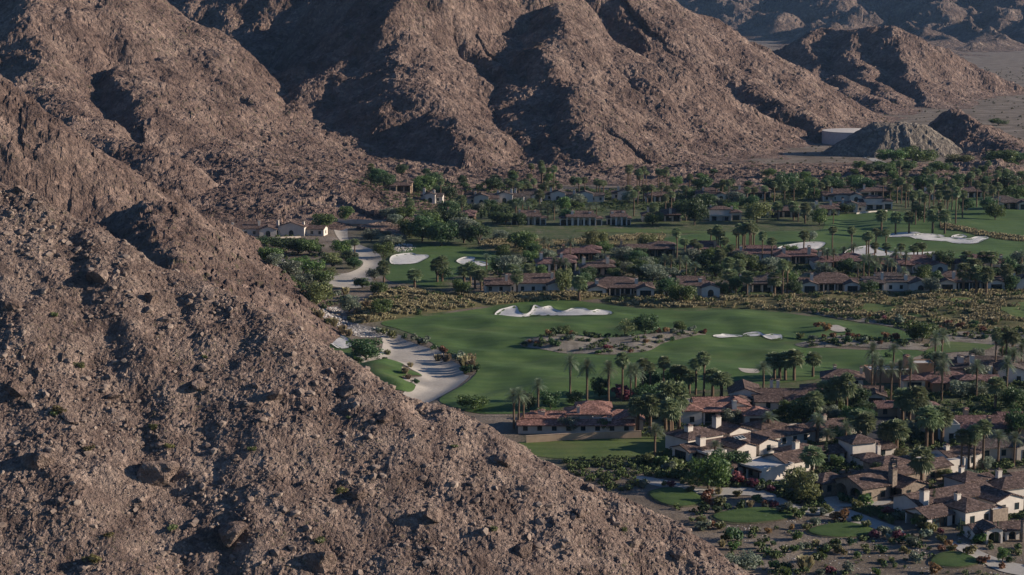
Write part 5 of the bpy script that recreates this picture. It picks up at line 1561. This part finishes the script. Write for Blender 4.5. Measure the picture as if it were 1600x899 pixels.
# trees between the houses that the photograph shows as a belt: counts per zone (pixel box)
ZONES = [((590, 286, 800, 312), 12, 'dg'), ((800, 284, 1100, 312), 24, 'dg'), ((1090, 284, 1330, 312), 22, 'dg'), ((1330, 270, 1600, 300), 30, 'dg'), ((690, 318, 1100, 336), 16, 'dgr'), ((1100, 320, 1280, 338), 10, 'dgr'),
         ((800, 410, 1000, 440), 12, 'dgr'), ((1000, 405, 1250, 440), 16, 'dgr'), ((1250, 402, 1600, 440), 11, 'dgr'), ((1380, 296, 1600, 310), 8, 'dg'), ((820, 610, 1120, 650), 4, 'dg'), ((1250, 640, 1480, 700), 8, 'dgr'), ((1380, 560, 1600, 620), 6, 'dgr'), ((600, 352, 780, 384), 9, 'dgr')]
KK = {'d': 'dark', 'g': 'green', 'r': 'grey'}
for (a, b, c, d), n, ks in ZONES:
    k = 0
    for _ in range(n * 6):
        if k >= n: break
        x, y = G0(rng.uniform(a, c), rng.uniform(b, d))
        if not clear(x, y, 1.5): continue
        w = rng.uniform(5.5, 11)
        put_tree(x, y, w, w * rng.uniform(.62, .85), KK[rng.choice(ks)])
        k += 1
# extra palms in the groves
for (a, b, c, d), n in (((1400, 290, 1510, 340), 8), ((780, 284, 900, 300), 8), ((980, 290, 1080, 306), 12), ((1510, 284, 1600, 312), 12), ((1260, 385, 1420, 412), 3), ((1100, 372, 1200, 400), 6)):
    k = 0
    for _ in range(n * 6):
        if k >= n: break
        x, y = G0(rng.uniform(a, c), rng.uniform(b, d))
        if not clear(x, y, .5): continue
        plant('fan_palm', FAN[rng.randrange(4)], x, y, 1.1, rng.uniform(.8, 1.35), 'slim tall fan palm', 'slim fan palms', 'palm'); k += 1

# ------------------------------------------------------------------ shrubs
LOOKS = {'green': 'round green shrub', 'dark': 'dark green shrub', 'olive': 'olive green shrub', 'grey': 'silvery grey shrub', 'gold': 'yellow-gold shrub', 'red': 'magenta flowering shrub', 'rust': 'rust brown shrub'}
def put_shrub(px, py, wpx, kind, hr=.95):
    x, y = G0(px, py)
    s = y / FPX * wpx / 1.3 * 1.28
    if kind == 'straw': plant('grass_clump', [TUFT[rng.randrange(3)]], x, y, s * .85, s * .75, 'straw coloured grass clump', 'single dry grass clumps', 'grass clump', solo=True)
    else: plant('flowering_shrub' if kind == 'red' else 'desert_shrub', [SHRUB[kind][rng.randrange(3)]], x, y, s, s * hr, LOOKS[kind], 'magenta flowering shrubs' if kind == 'red' else 'desert shrubs', 'shrub', solo=True)
SHRUB_P = [  # foot pixel, width in pixels, kind
 (588, 517, 14, 'grey'), (600, 520, 14, 'olive'), (612, 524, 16, 'olive'), (646, 532, 12, 'grey'), (664, 538, 16, 'grey'), (655, 537, 12, 'dark'), (693, 548, 12, 'rust'), (684, 556, 12, 'straw'), (697, 559, 14, 'straw'), (716, 561, 18, 'grey'), (706, 556, 12, 'dark'), (726, 572, 20, 'straw'), (734, 568, 18, 'straw'), (737, 576, 16, 'straw'), (729, 582, 18, 'dark'), (742, 580, 14, 'dark'), (605, 549, 10, 'olive'), (602, 560, 8, 'dark'), (590, 562, 8, 'grey'), (562, 566, 12, 'dark'), (641, 570, 9, 'straw'), (633, 586, 11, 'straw'), (638, 590, 9, 'straw'), (648, 597, 12, 'dark'), (556, 562, 9, 'green'), (677, 544, 10, 'dark'), (632, 528, 10, 'dark'),
 (820, 541, 9, 'dark'), (829, 541, 8, 'rust'), (838, 543, 9, 'rust'), (845, 541, 8, 'dark'), (858, 534, 12, 'rust'), (864, 533, 14, 'dark'), (873, 532, 12, 'dark'), (893, 529, 12, 'rust'), (924, 531, 10, 'dark'), (936, 533, 9, 'olive'), (949, 531, 10, 'dark'), (962, 530, 10, 'dark'), (866, 546, 16, 'dark'), (893, 540, 14, 'grey'), (918, 533, 12, 'dark'), (935, 553, 9, 'green'), (946, 549, 10, 'red'), (953, 547, 8, 'rust'), (976, 548, 8, 'dark'), (985, 551, 8, 'rust'), (994, 540, 10, 'olive'), (1010, 540, 9, 'rust'), (1027, 526, 12, 'rust'), (1041, 527, 12, 'rust'), (1054, 531, 12, 'grey'), (1066, 531, 8, 'grey'), (1081, 527, 12, 'grey'), (1098, 526, 11, 'rust'), (1050, 536, 8, 'dark'), (920, 540, 9, 'dark'), (908, 549, 8, 'grey'),
 (1249, 530, 12, 'olive'), (1266, 531, 9, 'grey'), (1273, 532, 10, 'grey'), (1287, 531, 9, 'rust'), (1302, 530, 11, 'rust'), (1329, 532, 13, 'rust'), (1340, 531, 9, 'rust'), (1305, 541, 14, 'dark'), (1323, 540, 16, 'dark'), (1350, 538, 12, 'grey'), (1358, 537, 12, 'green'), (1388, 536, 14, 'dark'), (1384, 526, 12, 'rust'), (1400, 530, 14, 'rust'), (1277, 511, 11, 'rust'), (1290, 517, 16, 'rust'), (1325, 522, 10, 'dark'), (1270, 489, 9, 'dark'), (1290, 491, 12, 'green'), (1297, 490, 10, 'dark'), (1357, 498, 8, 'rust'), (1372, 502, 8, 'dark'), (1381, 503, 9, 'red'), (1405, 507, 16, 'grey'), (1420, 510, 10, 'rust'), (1430, 531, 16, 'dark'), (1455, 528, 12, 'rust'), (1480, 512, 12, 'rust'), (1500, 515, 12, 'rust'), (1520, 512, 14, 'dark'), (1535, 520, 12, 'rust'), (1490, 522, 10, 'olive'), (1472, 518, 10, 'rust'), (1555, 510, 12, 'straw'), (1510, 526, 9, 'rust'), (1540, 530, 10, 'dark'), (1570, 522, 12, 'rust'), (1410, 541, 9, 'dark'), (1375, 541, 8, 'rust'), (1450, 512, 9, 'rust'), (1352, 528, 8, 'dark'), (1388, 556, 10, 'dark'),
 (973, 622, 30, 'red'), (985, 626, 22, 'red'), (826, 664, 20, 'rust'), (816, 668, 18, 'olive'),
 (1007, 762, 16, 'grey'), (1016, 727, 24, 'olive'), (1034, 730, 24, 'green'), (1056, 732, 22, 'olive'), (1002, 728, 14, 'dark'), (1045, 735, 18, 'grey'), (1067, 757, 12, 'olive'), (1078, 759, 12, 'olive'), (1047, 762, 14, 'red'), (1038, 760, 10, 'olive'), (1079, 772, 13, 'dark'), (1107, 774, 15, 'rust'), (1122, 772, 12, 'straw'), (1105, 786, 20, 'rust'), (1124, 789, 18, 'olive'), (1153, 775, 14, 'gold'), (1182, 783, 17, 'green'), (1187, 766, 13, 'grey'), (1158, 792, 15, 'dark'), (1135, 794, 13, 'dark'), (1099, 800, 18, 'dark'), (1120, 801, 16, 'dark'), (1172, 792, 12, 'straw'), (1197, 790, 14, 'rust'), (1209, 790, 14, 'red'), (1196, 792, 9, 'grey'), (1230, 795, 15, 'dark'), (1226, 801, 20, 'grey'), (1238, 804, 16, 'olive'), (1249, 809, 17, 'green'), (1256, 800, 14, 'olive'), (1270, 802, 15, 'olive'), (1286, 804, 14, 'grey'), (1296, 801, 12, 'olive'), (1292, 796, 14, 'olive'), (1275, 820, 18, 'grey'), (1205, 768, 14, 'red'), (1175, 760, 18, 'red'), (1152, 756, 24, 'red'), (1190, 757, 14, 'dark'), (1218, 766, 14, 'dark'),
 (1098, 828, 22, 'grey'), (1095, 818, 18, 'olive'), (1126, 826, 16, 'olive'), (1110, 824, 14, 'rust'), (1150, 831, 12, 'grey'), (1178, 831, 12, 'olive'), (1200, 832, 12, 'rust'), (1237, 826, 10, 'rust'), (1260, 828, 13, 'olive'), (1246, 842, 18, 'green'), (1144, 843, 28, 'dark'), (1133, 844, 14, 'olive'), (1145, 858, 16, 'green'), (1155, 852, 10, 'olive'), (1187, 857, 16, 'green'), (1207, 851, 10, 'dark'), (1198, 866, 11, 'dark'), (1214, 868, 12, 'green'), (1225, 862, 14, 'olive'), (1240, 862, 16, 'green'), (1251, 857, 13, 'grey'), (1262, 854, 12, 'grey'), (1275, 852, 12, 'straw'), (1285, 858, 14, 'grey'), (1291, 864, 16, 'green'), (1211, 888, 18, 'dark'), (1229, 892, 18, 'dark'), (1228, 901, 20, 'green'), (1258, 892, 26, 'straw'), (1280, 878, 20, 'green'), (1289, 874, 10, 'green'), (1282, 900, 14, 'grey'), (1298, 897, 16, 'red'), (1128, 854, 12, 'straw'),
 (1312, 813, 24, 'rust'), (1339, 815, 16, 'dark'), (1354, 826, 14, 'olive'), (1367, 839, 16, 'red'), (1383, 837, 20, 'grey'), (1396, 842, 22, 'grey'), (1405, 844, 20, 'red'), (1412, 850, 18, 'dark'), (1427, 856, 22, 'grey'), (1445, 843, 20, 'grey'), (1460, 830, 10, 'olive'), (1386, 805, 18, 'red'), (1376, 812, 14, 'green'), (1390, 818, 16, 'olive'), (1400, 812, 16, 'grey'), (1416, 810, 20, 'grey'), (1434, 812, 16, 'dark'), (1437, 826, 24, 'green'), (1452, 832, 20, 'gold'), (1457, 820, 16, 'green'), (1470, 836, 12, 'red'), (1472, 850, 16, 'olive'), (1480, 856, 14, 'rust'), (1470, 863, 12, 'rust'), (1490, 863, 12, 'rust'), (1486, 867, 14, 'gold'), (1516, 871, 20, 'gold'), (1536, 884, 18, 'rust'), (1459, 897, 20, 'rust'), (1430, 880, 20, 'grey'), (1438, 876, 14, 'dark'), (1414, 866, 14, 'gold'), (1393, 880, 12, 'olive'), (1376, 880, 10, 'gold'), (1381, 888, 10, 'dark'), (1338, 872, 14, 'green'), (1353, 866, 14, 'olive'), (1378, 864, 16, 'dark'), (1352, 858, 12, 'olive'), (1332, 850, 14, 'dark'), (1308, 862, 18, 'olive'), (1316, 866, 14, 'gold'), (1306, 852, 16, 'green'), (1393, 850, 12, 'olive'), (1370, 899, 14, 'green'), (1325, 895, 20, 'grey'), (1565, 890, 12, 'rust'), (1548, 860, 10, 'dark'), (1500, 852, 8, 'grey'), (1350, 790, 26, 'green'), (1340, 796, 20, 'olive'), (1320, 786, 20, 'dark'), (1362, 800, 16, 'olive'), (1530, 850, 22, 'green'), (1520, 842, 24, 'grey'), (1540, 846, 18, 'green'), (1505, 826, 12, 'dark'), (1548, 852, 10, 'olive'), (1580, 880, 14, 'dark'), (1590, 868, 12, 'olive'),
 (512, 521, 12, 'olive'), (505, 500, 12, 'dark'), (536, 472, 14, 'dark'), (525, 464, 14, 'grey'), (540, 460, 12, 'straw'), (573, 488, 14, 'straw'), (560, 496, 14, 'straw'), (575, 506, 12, 'straw'), (488, 512, 14, 'straw'), (500, 518, 14, 'straw'), (522, 520, 14, 'straw'), (535, 526, 14, 'straw'), (545, 528, 12, 'straw'), (470, 485, 12, 'dark'), (482, 488, 10, 'rust')]
for px, py, w, kind in SHRUB_P: put_shrub(px, py, w, kind)

# ------------------------------------------------------------------ the uncountable: grasses, undergrowth, rubble
def scatter(name, tmpl, tk, pts, sc, mat, rs, sz=None, kind='stuff'):
    """many copies of small templates merged in one mesh; tmpl: list of (verts, faces of width tk)"""
    allv, allf, off = [], [], 0
    z = HT(pts[:, 0], pts[:, 1])
    which = rs.randint(0, len(tmpl), len(pts))
    for t, (v, f) in enumerate(tmpl):
        m = which == t
        n = m.sum()
        if not n: continue
        a = rs.random(n) * 6.283
        c, s = np.cos(a)[:, None], np.sin(a)[:, None]
        q = sc[m][:, None]
        vx = (v[None, :, 0] * c - v[None, :, 1] * s) * q + pts[m][:, 0:1]
        vy = (v[None, :, 0] * s + v[None, :, 1] * c) * q + pts[m][:, 1:2]
        vz = v[None, :, 2] * (q if sz is None else sz[m][:, None]) + z[m][:, None]
        V = np.stack([vx, vy, vz], -1).reshape(-1, 3)
        F = (f[None] + (np.arange(n) * len(v))[:, None, None]).reshape(-1, tk) + off
        allv.append(V); allf.append(F); off += len(V)
    return tag(mesh_np(name, np.concatenate(allv), np.concatenate(allf), mat), kind=kind)

def fill(poly, n, rs, inside=0.5):
    x0, y0 = poly.min(0); x1, y1 = poly.max(0)
    out = np.zeros((0, 2))
    while len(out) < n:
        q = np.column_stack([rs.uniform(x0, x1, n * 2), rs.uniform(y0, y1, n * 2)])
        q = q[sdf(q[:, 0], q[:, 1], poly) > inside]
        out = np.concatenate([out, q])
    return out[:n]

rs = np.random.RandomState(9)
TUFTS = []
for k in range(4):
    v = tuft_np(np.random.RandomState(200 + k), 26, 1.0, .75)
    TUFTS.append((v, np.arange(len(v)).reshape(-1, 4)))
def thin(q, s, lo, hi, seed):
    """keep points in patches"""
    w = fbm(q[:, 0] / s, q[:, 1] / s, 3, seed)
    return q[rs.random(len(q)) < smooth(lo, hi, w)]
def speckle(name, c1, c2, c3):
    m, nt, b = new_mat(name, 0.9, 0.1)
    co = nt.nodes.new('ShaderNodeNewGeometry').outputs['Position']
    nt.links.new(ramp(nt, nz(nt, co, 0.35, 3), [(0.3, c1), (0.5, c2), (0.7, c3)]), b.inputs['Base Color'])
    return m
M_STRAW = speckle('straw grasses', (0.165, 0.138, 0.07), (0.28, 0.235, 0.135), (0.41, 0.35, 0.22))
M_UNDER = speckle('undergrowth leaves', (0.045, 0.07, 0.026), (0.075, 0.1, 0.038), (0.115, 0.12, 0.06))
q = np.concatenate([thin(fill(GRASS_SLOPE, 2600, rs), 9, -.25, .25, 401), thin(fill(ROUGH_E, 9000, rs), 13, -.15, .3, 402), thin(fill(ROUGH_N, 2600, rs), 14, -.2, .25, 403), fill(ROUGH_NE, 500, rs),
                    thin(fill(spline([(745, 472), (850, 466), (925, 466), (925, 470), (850, 472), (770, 478)]), 700, rs), 6, -.4, .1, 404)])
scatter('dry_grass', TUFTS, 4, q, .7 + .75 * rs.random(len(q)), M_STRAW, rs)
# leafy undergrowth between the villas and in the roughs
LEAFY = []
for k in range(4):
    r2 = np.random.RandomState(210 + k)
    v, f = leaves_np(r2, [(0, 0, .35), (.35, .1, .3), (-.3, -.2, .28)], [.45, .34, .34], 46, .17, .8)
    LEAFY.append((v, f))
UZ = [spline(p, 3) for p in ([(600, 300), (1300, 292), (1620, 275), (1620, 318), (1300, 312), (1000, 330), (640, 335)], [(760, 420), (1000, 400), (1250, 415), (1620, 410), (1620, 462), (1250, 464), (960, 468), (780, 462)],
      [(990, 650), (1150, 640), (1300, 620), (1500, 600), (1620, 600), (1620, 830), (1500, 800), (1300, 760), (1050, 740), (1010, 725)], [(400, 380), (500, 375), (520, 440), (540, 480), (470, 500), (420, 480)])]
q = np.concatenate([thin(fill(UZ[0], 6500, rs), 20, -.5, .1, 411), thin(fill(UZ[1], 4200, rs), 14, -.5, .1, 412), thin(fill(UZ[2], 5200, rs), 8, -.45, .1, 413), thin(fill(UZ[3], 900, rs), 9, -.3, .2, 414), thin(fill(ROUGH_E, 3600, rs), 11, 0, .35, 415), thin(fill(GRASS_SLOPE, 900, rs), 9, .05, .35, 416)])
DG = spline([(1010, 742), (1100, 745), (1250, 770), (1420, 800), (1620, 850), (1620, 910), (1180, 910), (1110, 840), (1040, 790)], 3)
q = np.concatenate([q, thin(fill(DG, 1100, rs), 7, -.05, .4, 417), thin(fill(spline([(1000, 735), (1120, 748), (1250, 752), (1300, 790), (1430, 800), (1420, 815), (1290, 800), (1180, 770), (1060, 752)], 3), 700, rs), 6, -.4, .1, 418),
                    thin(fill(spline([(880, 722), (1000, 714), (1042, 708), (1075, 740), (1015, 757), (960, 770), (900, 745)], 3), 380, rs), 5, -.5, 0, 423), thin(fill(ISLAND, 300, rs), 6, -.3, .2, 419), thin(fill(ISLAND_E, 260, rs), 6, -.2, .3, 420), thin(fill(BEACH_E, 700, rs), 8, -.2, .3, 422)])
ok = np.ones(len(q), dtype=bool)
for cx, cy, cr in FOOTPRINTS: ok &= (q[:, 0] - cx) ** 2 + (q[:, 1] - cy) ** 2 > (cr + .3) ** 2
for r_ in ROADS + TRACKS + PATIOS + TEES + [NEAR_LAWN, WASH_UP, CREEK, EAST_FAIRWAY, UPPER_GREEN] + GREEN_PATCH: ok &= sdf(q[:, 0], q[:, 1], r_) < 0
q = q[ok]
scatter('undergrowth', LEAFY, 4, q, .8 + 1.5 * rs.random(len(q)) ** 1.5, M_UNDER, rs)

# stones: angular blocks from a jittered icosphere
def stone(seed, sub=1):
    bm = bmesh.new()
    bmesh.ops.create_icosphere(bm, subdivisions=sub, radius=1.0)
    r2 = np.random.RandomState(seed)
    v = np.array([p.co[:] for p in bm.verts]); f = np.array([[p.index for p in t.verts] for t in bm.faces])
    bm.free()
    # shear off random planes to get flat broken faces
    for k in range(7):
        d = r2.normal(size=3); d /= np.linalg.norm(d)
        c = .45 + .35 * r2.random()
        e = v @ d
        v = v - np.where(e > c, e - c, 0)[:, None] * d
    v = v * np.array([1.0, .6 + .4 * r2.random(), .5 + .35 * r2.random()])
    return v, f
STONES = [stone(300 + k) for k in range(10)]
M_STONE = two_tone('loose stones', (0.095, 0.068, 0.056), (0.175, 0.13, 0.106), 0.4, c3=(0.30, 0.235, 0.19), bump_d=.05, bscale=3)
# rubble of the near hillside: dense, small stones with occasional blocks
n = 95000
gx = rs.uniform(-150, 84, n); gy = rs.uniform(318, 500, n)
m = (np.abs(gx) < gy * .30)
gx, gy = gx[m], gy[m]
hz = fore_z(gx, gy, False)
dens = smooth(-.45, .45, fbm(gx / 12, gy / 12, 3, 421))
m = (hz > -.5) & (rs.random(len(gx)) < .25 + .75 * dens)
q = np.column_stack([gx[m], gy[m]])
sz = .17 + .42 * rs.pareto(2.6, len(q)) * .5
sz = np.minimum(sz, 1.5)
scatter('rubble', STONES, 3, q, sz, M_STONE, rs)
# pebbles of the desert garden and the creek
q1 = fill(CREEK, 900, rs, .1)
pz = spline([(1090, 800), (1250, 790), (1420, 830), (1600, 860), (1620, 905), (1180, 905), (1120, 850)], 3)
q2 = thin(fill(pz, 3000, rs), 6, -.1, .35, 431)
q3 = fill(ISLAND, 260, rs, .5)
q4 = fill(spline([(605, 385), (640, 382), (650, 388), (625, 396)]), 160, rs)
q5 = fill(spline([(425, 410), (455, 405), (460, 425), (430, 428)]), 220, rs)
q = np.concatenate([q1, q2, q3, q4, q5])
scatter('pebbles', STONES, 3, q, np.concatenate([.3 + .5 * rs.random(len(q1)), .10 + .28 * rs.random(len(q2)) ** 2, .15 + .3 * rs.random(len(q3)), .4 + .6 * rs.random(len(q4)), .5 + .9 * rs.random(len(q5))]),
        two_tone('pale stones', (0.26, 0.235, 0.21), (0.46, 0.43, 0.40), 0.8), rs)
# low scrub on the mountain's foot and flats
gx, gy = polar(-12, 15, 300, np.linspace(1250, 3300, 60))
gx = gx.ravel() + rs.uniform(-8, 8, gx.size); gy = gy.ravel() + rs.uniform(-14, 14, gy.size)
q = np.column_stack([gx, gy])
zz = mountain_z(gx, gy, False)
m = (zz < 26) & (rs.random(len(q)) < .16 * smooth(26, 4, np.maximum(zz, 0)) + .02) & ~((gy < 1360) & (gx > -80))
q = q[m]
for r_ in (EAST_FAIRWAY,): q = q[sdf(q[:, 0], q[:, 1], r_) < -2]
scatter('scrub', LEAFY, 4, q, 1.1 + 1.6 * rs.random(len(q)), speckle('dry scrub', (0.06, 0.062, 0.034), (0.09, 0.086, 0.05), (0.13, 0.115, 0.07)), rs)

# boulders one can tell apart on the near hillside: pixel x, y, width in pixels
BOULD = [(148, 432, 42, 'split brown boulder high on the near hillside'), (60, 725, 44, 'large tan cracked boulder near the left edge of the hillside'), (105, 655, 26, 'pinkish boulder above the tan cracked one'), (30, 610, 34, 'dark jagged boulder at the left edge'),
 (250, 745, 56, 'great dark rounded boulder in the shadowed gully'), (365, 835, 46, 'flat-faced pale boulder right of the shadowed gully'), (675, 805, 34, 'dark boulder low in the middle of the hillside'), (545, 612, 26, 'smooth rounded boulder just under the crest'), (600, 650, 30, 'tan outcrop boulder at the crest notch'),
 (655, 640, 22, 'grey block standing on the crest by the wash'), (180, 620, 22, 'small brown boulder beside a dry bush'), (310, 600, 26, 'long tilted slab on the upper hillside'), (430, 620, 24, 'pale leaning block in the middle rubble'), (500, 885, 46, 'wide brown boulder at the bottom edge'), (560, 775, 26, 'brown wedge boulder between pale scree'),
 (785, 720, 22, 'squat block on the crest above the lawn'), (905, 800, 24, 'dark cube-like block near the lower crest'), (990, 850, 26, 'tall dark shard above the tees'), (1060, 870, 22, 'pale shard at the toe of the hillside'), (820, 860, 28, 'angular boulder low on the right slope'), (35, 300, 22, 'rounded boulder topping the left crest'), (330, 465, 20, 'small block at the saddle beside the knoll'), (235, 470, 22, 'weathered block below the upper crest'), (20, 480, 26, 'brown double boulder at the upper left')]
BS = []
for k in range(5):
    v, f = stone(400 + k, 3)
    nn = np.array([fbm(v[:, 0] * 1.7 + 9 * k, v[:, 1] * 1.7 + v[:, 2] * 1.3, 3, 441 + k)]).T
    v = v * (1 + .22 * nn)
    BS.append(mesh_only('boulder', v, f, M_ROCK_NEAR))
for px, py, w, lab in BOULD:
    d = march(px, py, fore_z, 240, 520, 600)
    a, b = ray(px, py)
    s = w * d / FPX / 2 * 1.45
    o = bpy.data.objects.new('boulder', BS[rng.randrange(5)]); COL.objects.link(o)
    o.location = (a * d, d - s * .1, CAM_H + b * d + s * .05)
    o.rotation_euler = (rng.uniform(-.4, .4), rng.uniform(-.4, .4), rng.uniform(0, 6.28))
    o.scale = (s, s, s * rng.uniform(.8, 1.1))
    tag(o, lab, 'boulder', 'big boulders of the near hillside')
# dry bushes on the hillside
for px, py, w in ((125, 575, 22), (92, 645, 26), (138, 705, 22), (142, 880, 34), (170, 840, 20), (270, 830, 26), (265, 700, 18), (535, 770, 22), (545, 655, 14), (500, 850, 26), (395, 705, 18), (770, 830, 20), (84, 650, 20), (240, 670, 20), (710, 700, 14), (975, 830, 16), (85, 495, 18), (320, 560, 14)):
    d = march(px, py, fore_z, 240, 520, 600)
    a, b = ray(px, py)
    s = w * d / FPX / 1.3
    k = rng.choice(('olive', 'gold', 'grey'))
    plant('dry_bush', [SHRUB['olive' if k == 'grey' else k][rng.randrange(3)]], a * d, d, s, s * .7, 'dry hillside bush', 'dry bushes on the near hillside', 'bush', z=CAM_H + b * d - .1, solo=True)
for p_, q_ in (('the great gully boulder', (250, 745)), ('the tan cracked boulder', (60, 725)), ('the split brown boulder', (148, 432)), ('the flat pale boulder', (365, 835)), ('the brown wedge boulder', (560, 775)), ('the dark middle boulder', (675, 805)), ('the wide bottom boulder', (500, 885)), ('the dark cube-like block', (905, 800)), ('the tilted slab', (310, 600))): LAND.append((p_, *q_))

# cactus columns beside the white guest house
M_CACT = two_tone('cactus skin', (0.07, 0.10, 0.05), (0.12, 0.15, 0.085), 2.0)
for k, (px, py, h) in enumerate(((1500, 832, 3.2), (1505, 834, 2.6), (1552, 846, 4.4), (1558, 848, 5.2), (1563, 848, 3.8))):
    x, y = G0(px, py)
    o = empty('column_cactus', (x, y, float(HT(x, y)[0])))
    for j in range(3):
        r_ = .16
        n = 10
        hh = h * (1, .75, .6)[j]
        dx = (0, .38, -.34)[j]
        vs, fs = [], []
        prof = [(-.3, 1), (hh * .5, 1.05), (hh - .2, .95), (hh - .05, .6), (hh, .1)]
        for z, q in prof:
            for i in range(2 * n):
                a = math.pi * i / n
                rr = r_ * q * (1 if i % 2 else .78)
                vs.append((dx + rr * math.cos(a), (0, .1, .15)[j] + rr * math.sin(a), z))
        for a in range(len(prof) - 1):
            for i in range(2 * n):
                jn = (i + 1) % (2 * n)
                fs.append((a * 2 * n + i, a * 2 * n + jn, (a + 1) * 2 * n + jn, (a + 1) * 2 * n + i))
        c = bpy.data.objects.new('stem', mesh_py('stem', vs, fs, M_CACT)); COL.objects.link(c); c.parent = o
    o['category'] = 'cactus'; o['group'] = 'column cacti'
    PLANTS.append((o, 'ribbed column cactus', px, py))

# ------------------------------------------------------------------ write the plant labels
ORD = ['first', 'second', 'third', 'fourth', 'fifth', 'sixth', 'seventh', 'eighth', 'ninth', 'tenth', 'eleventh', 'twelfth', 'thirteenth', 'fourteenth', 'fifteenth', 'sixteenth', 'seventeenth', 'eighteenth', 'nineteenth', 'twentieth']
buckets = {}
for o, look, px, py in PLANTS:
    best = min(LAND, key=lambda l: (l[1] - px) ** 2 + ((l[2] - py) * 2.2) ** 2)
    dx, dy = px - best[1], (py - best[2]) * 2.2
    if abs(dy) > abs(dx) * .8: rel = 'in front of' if dy > 0 else 'behind'
    else: rel = 'right of' if dx > 0 else 'left of'
    buckets.setdefault((look, rel, best[0]), []).append((px, o))
for (look, rel, ref), rows in buckets.items():
    rows.sort(key=lambda r: r[0])
    for k, (px, o) in enumerate(rows):
        if len(rows) == 1: o['label'] = f'{look} {rel} {ref}'
        elif k == 0: o['label'] = f'{look}, leftmost of several {rel} {ref}'
        elif k == len(rows) - 1: o['label'] = f'{look}, rightmost of several {rel} {ref}'
        else: o['label'] = f'{look}, {ORD[min(k, 19)]} from left {rel} {ref}'

# ------------------------------------------------------------------ the air
mb = MB(); mb.box(-3600, 3600, -60, 8200, -8, 640)
hz_m = bpy.data.materials.new('valley haze')
hz_m.use_nodes = True
hn = hz_m.node_tree
for n_ in list(hn.nodes):
    if n_.type == 'BSDF_PRINCIPLED': hn.nodes.remove(n_)
pv = hn.nodes.new('ShaderNodeVolumePrincipled')
pv.inputs['Color'].default_value = (0.40, 0.64, 1.0, 1)
pv.inputs['Density'].default_value = 0.000014
pv.inputs['Anisotropy'].default_value = 0.0
hn.links.new(pv.outputs[0], hn.nodes['Material Output'].inputs['Volume'])
hb = bpy.data.objects.new('haze', bpy.data.meshes.new('haze'))
hb.data.from_pydata(mb.v, [], mb.f)
hb.data.materials.append(hz_m)
COL.objects.link(hb)
tag(hb, kind='stuff')
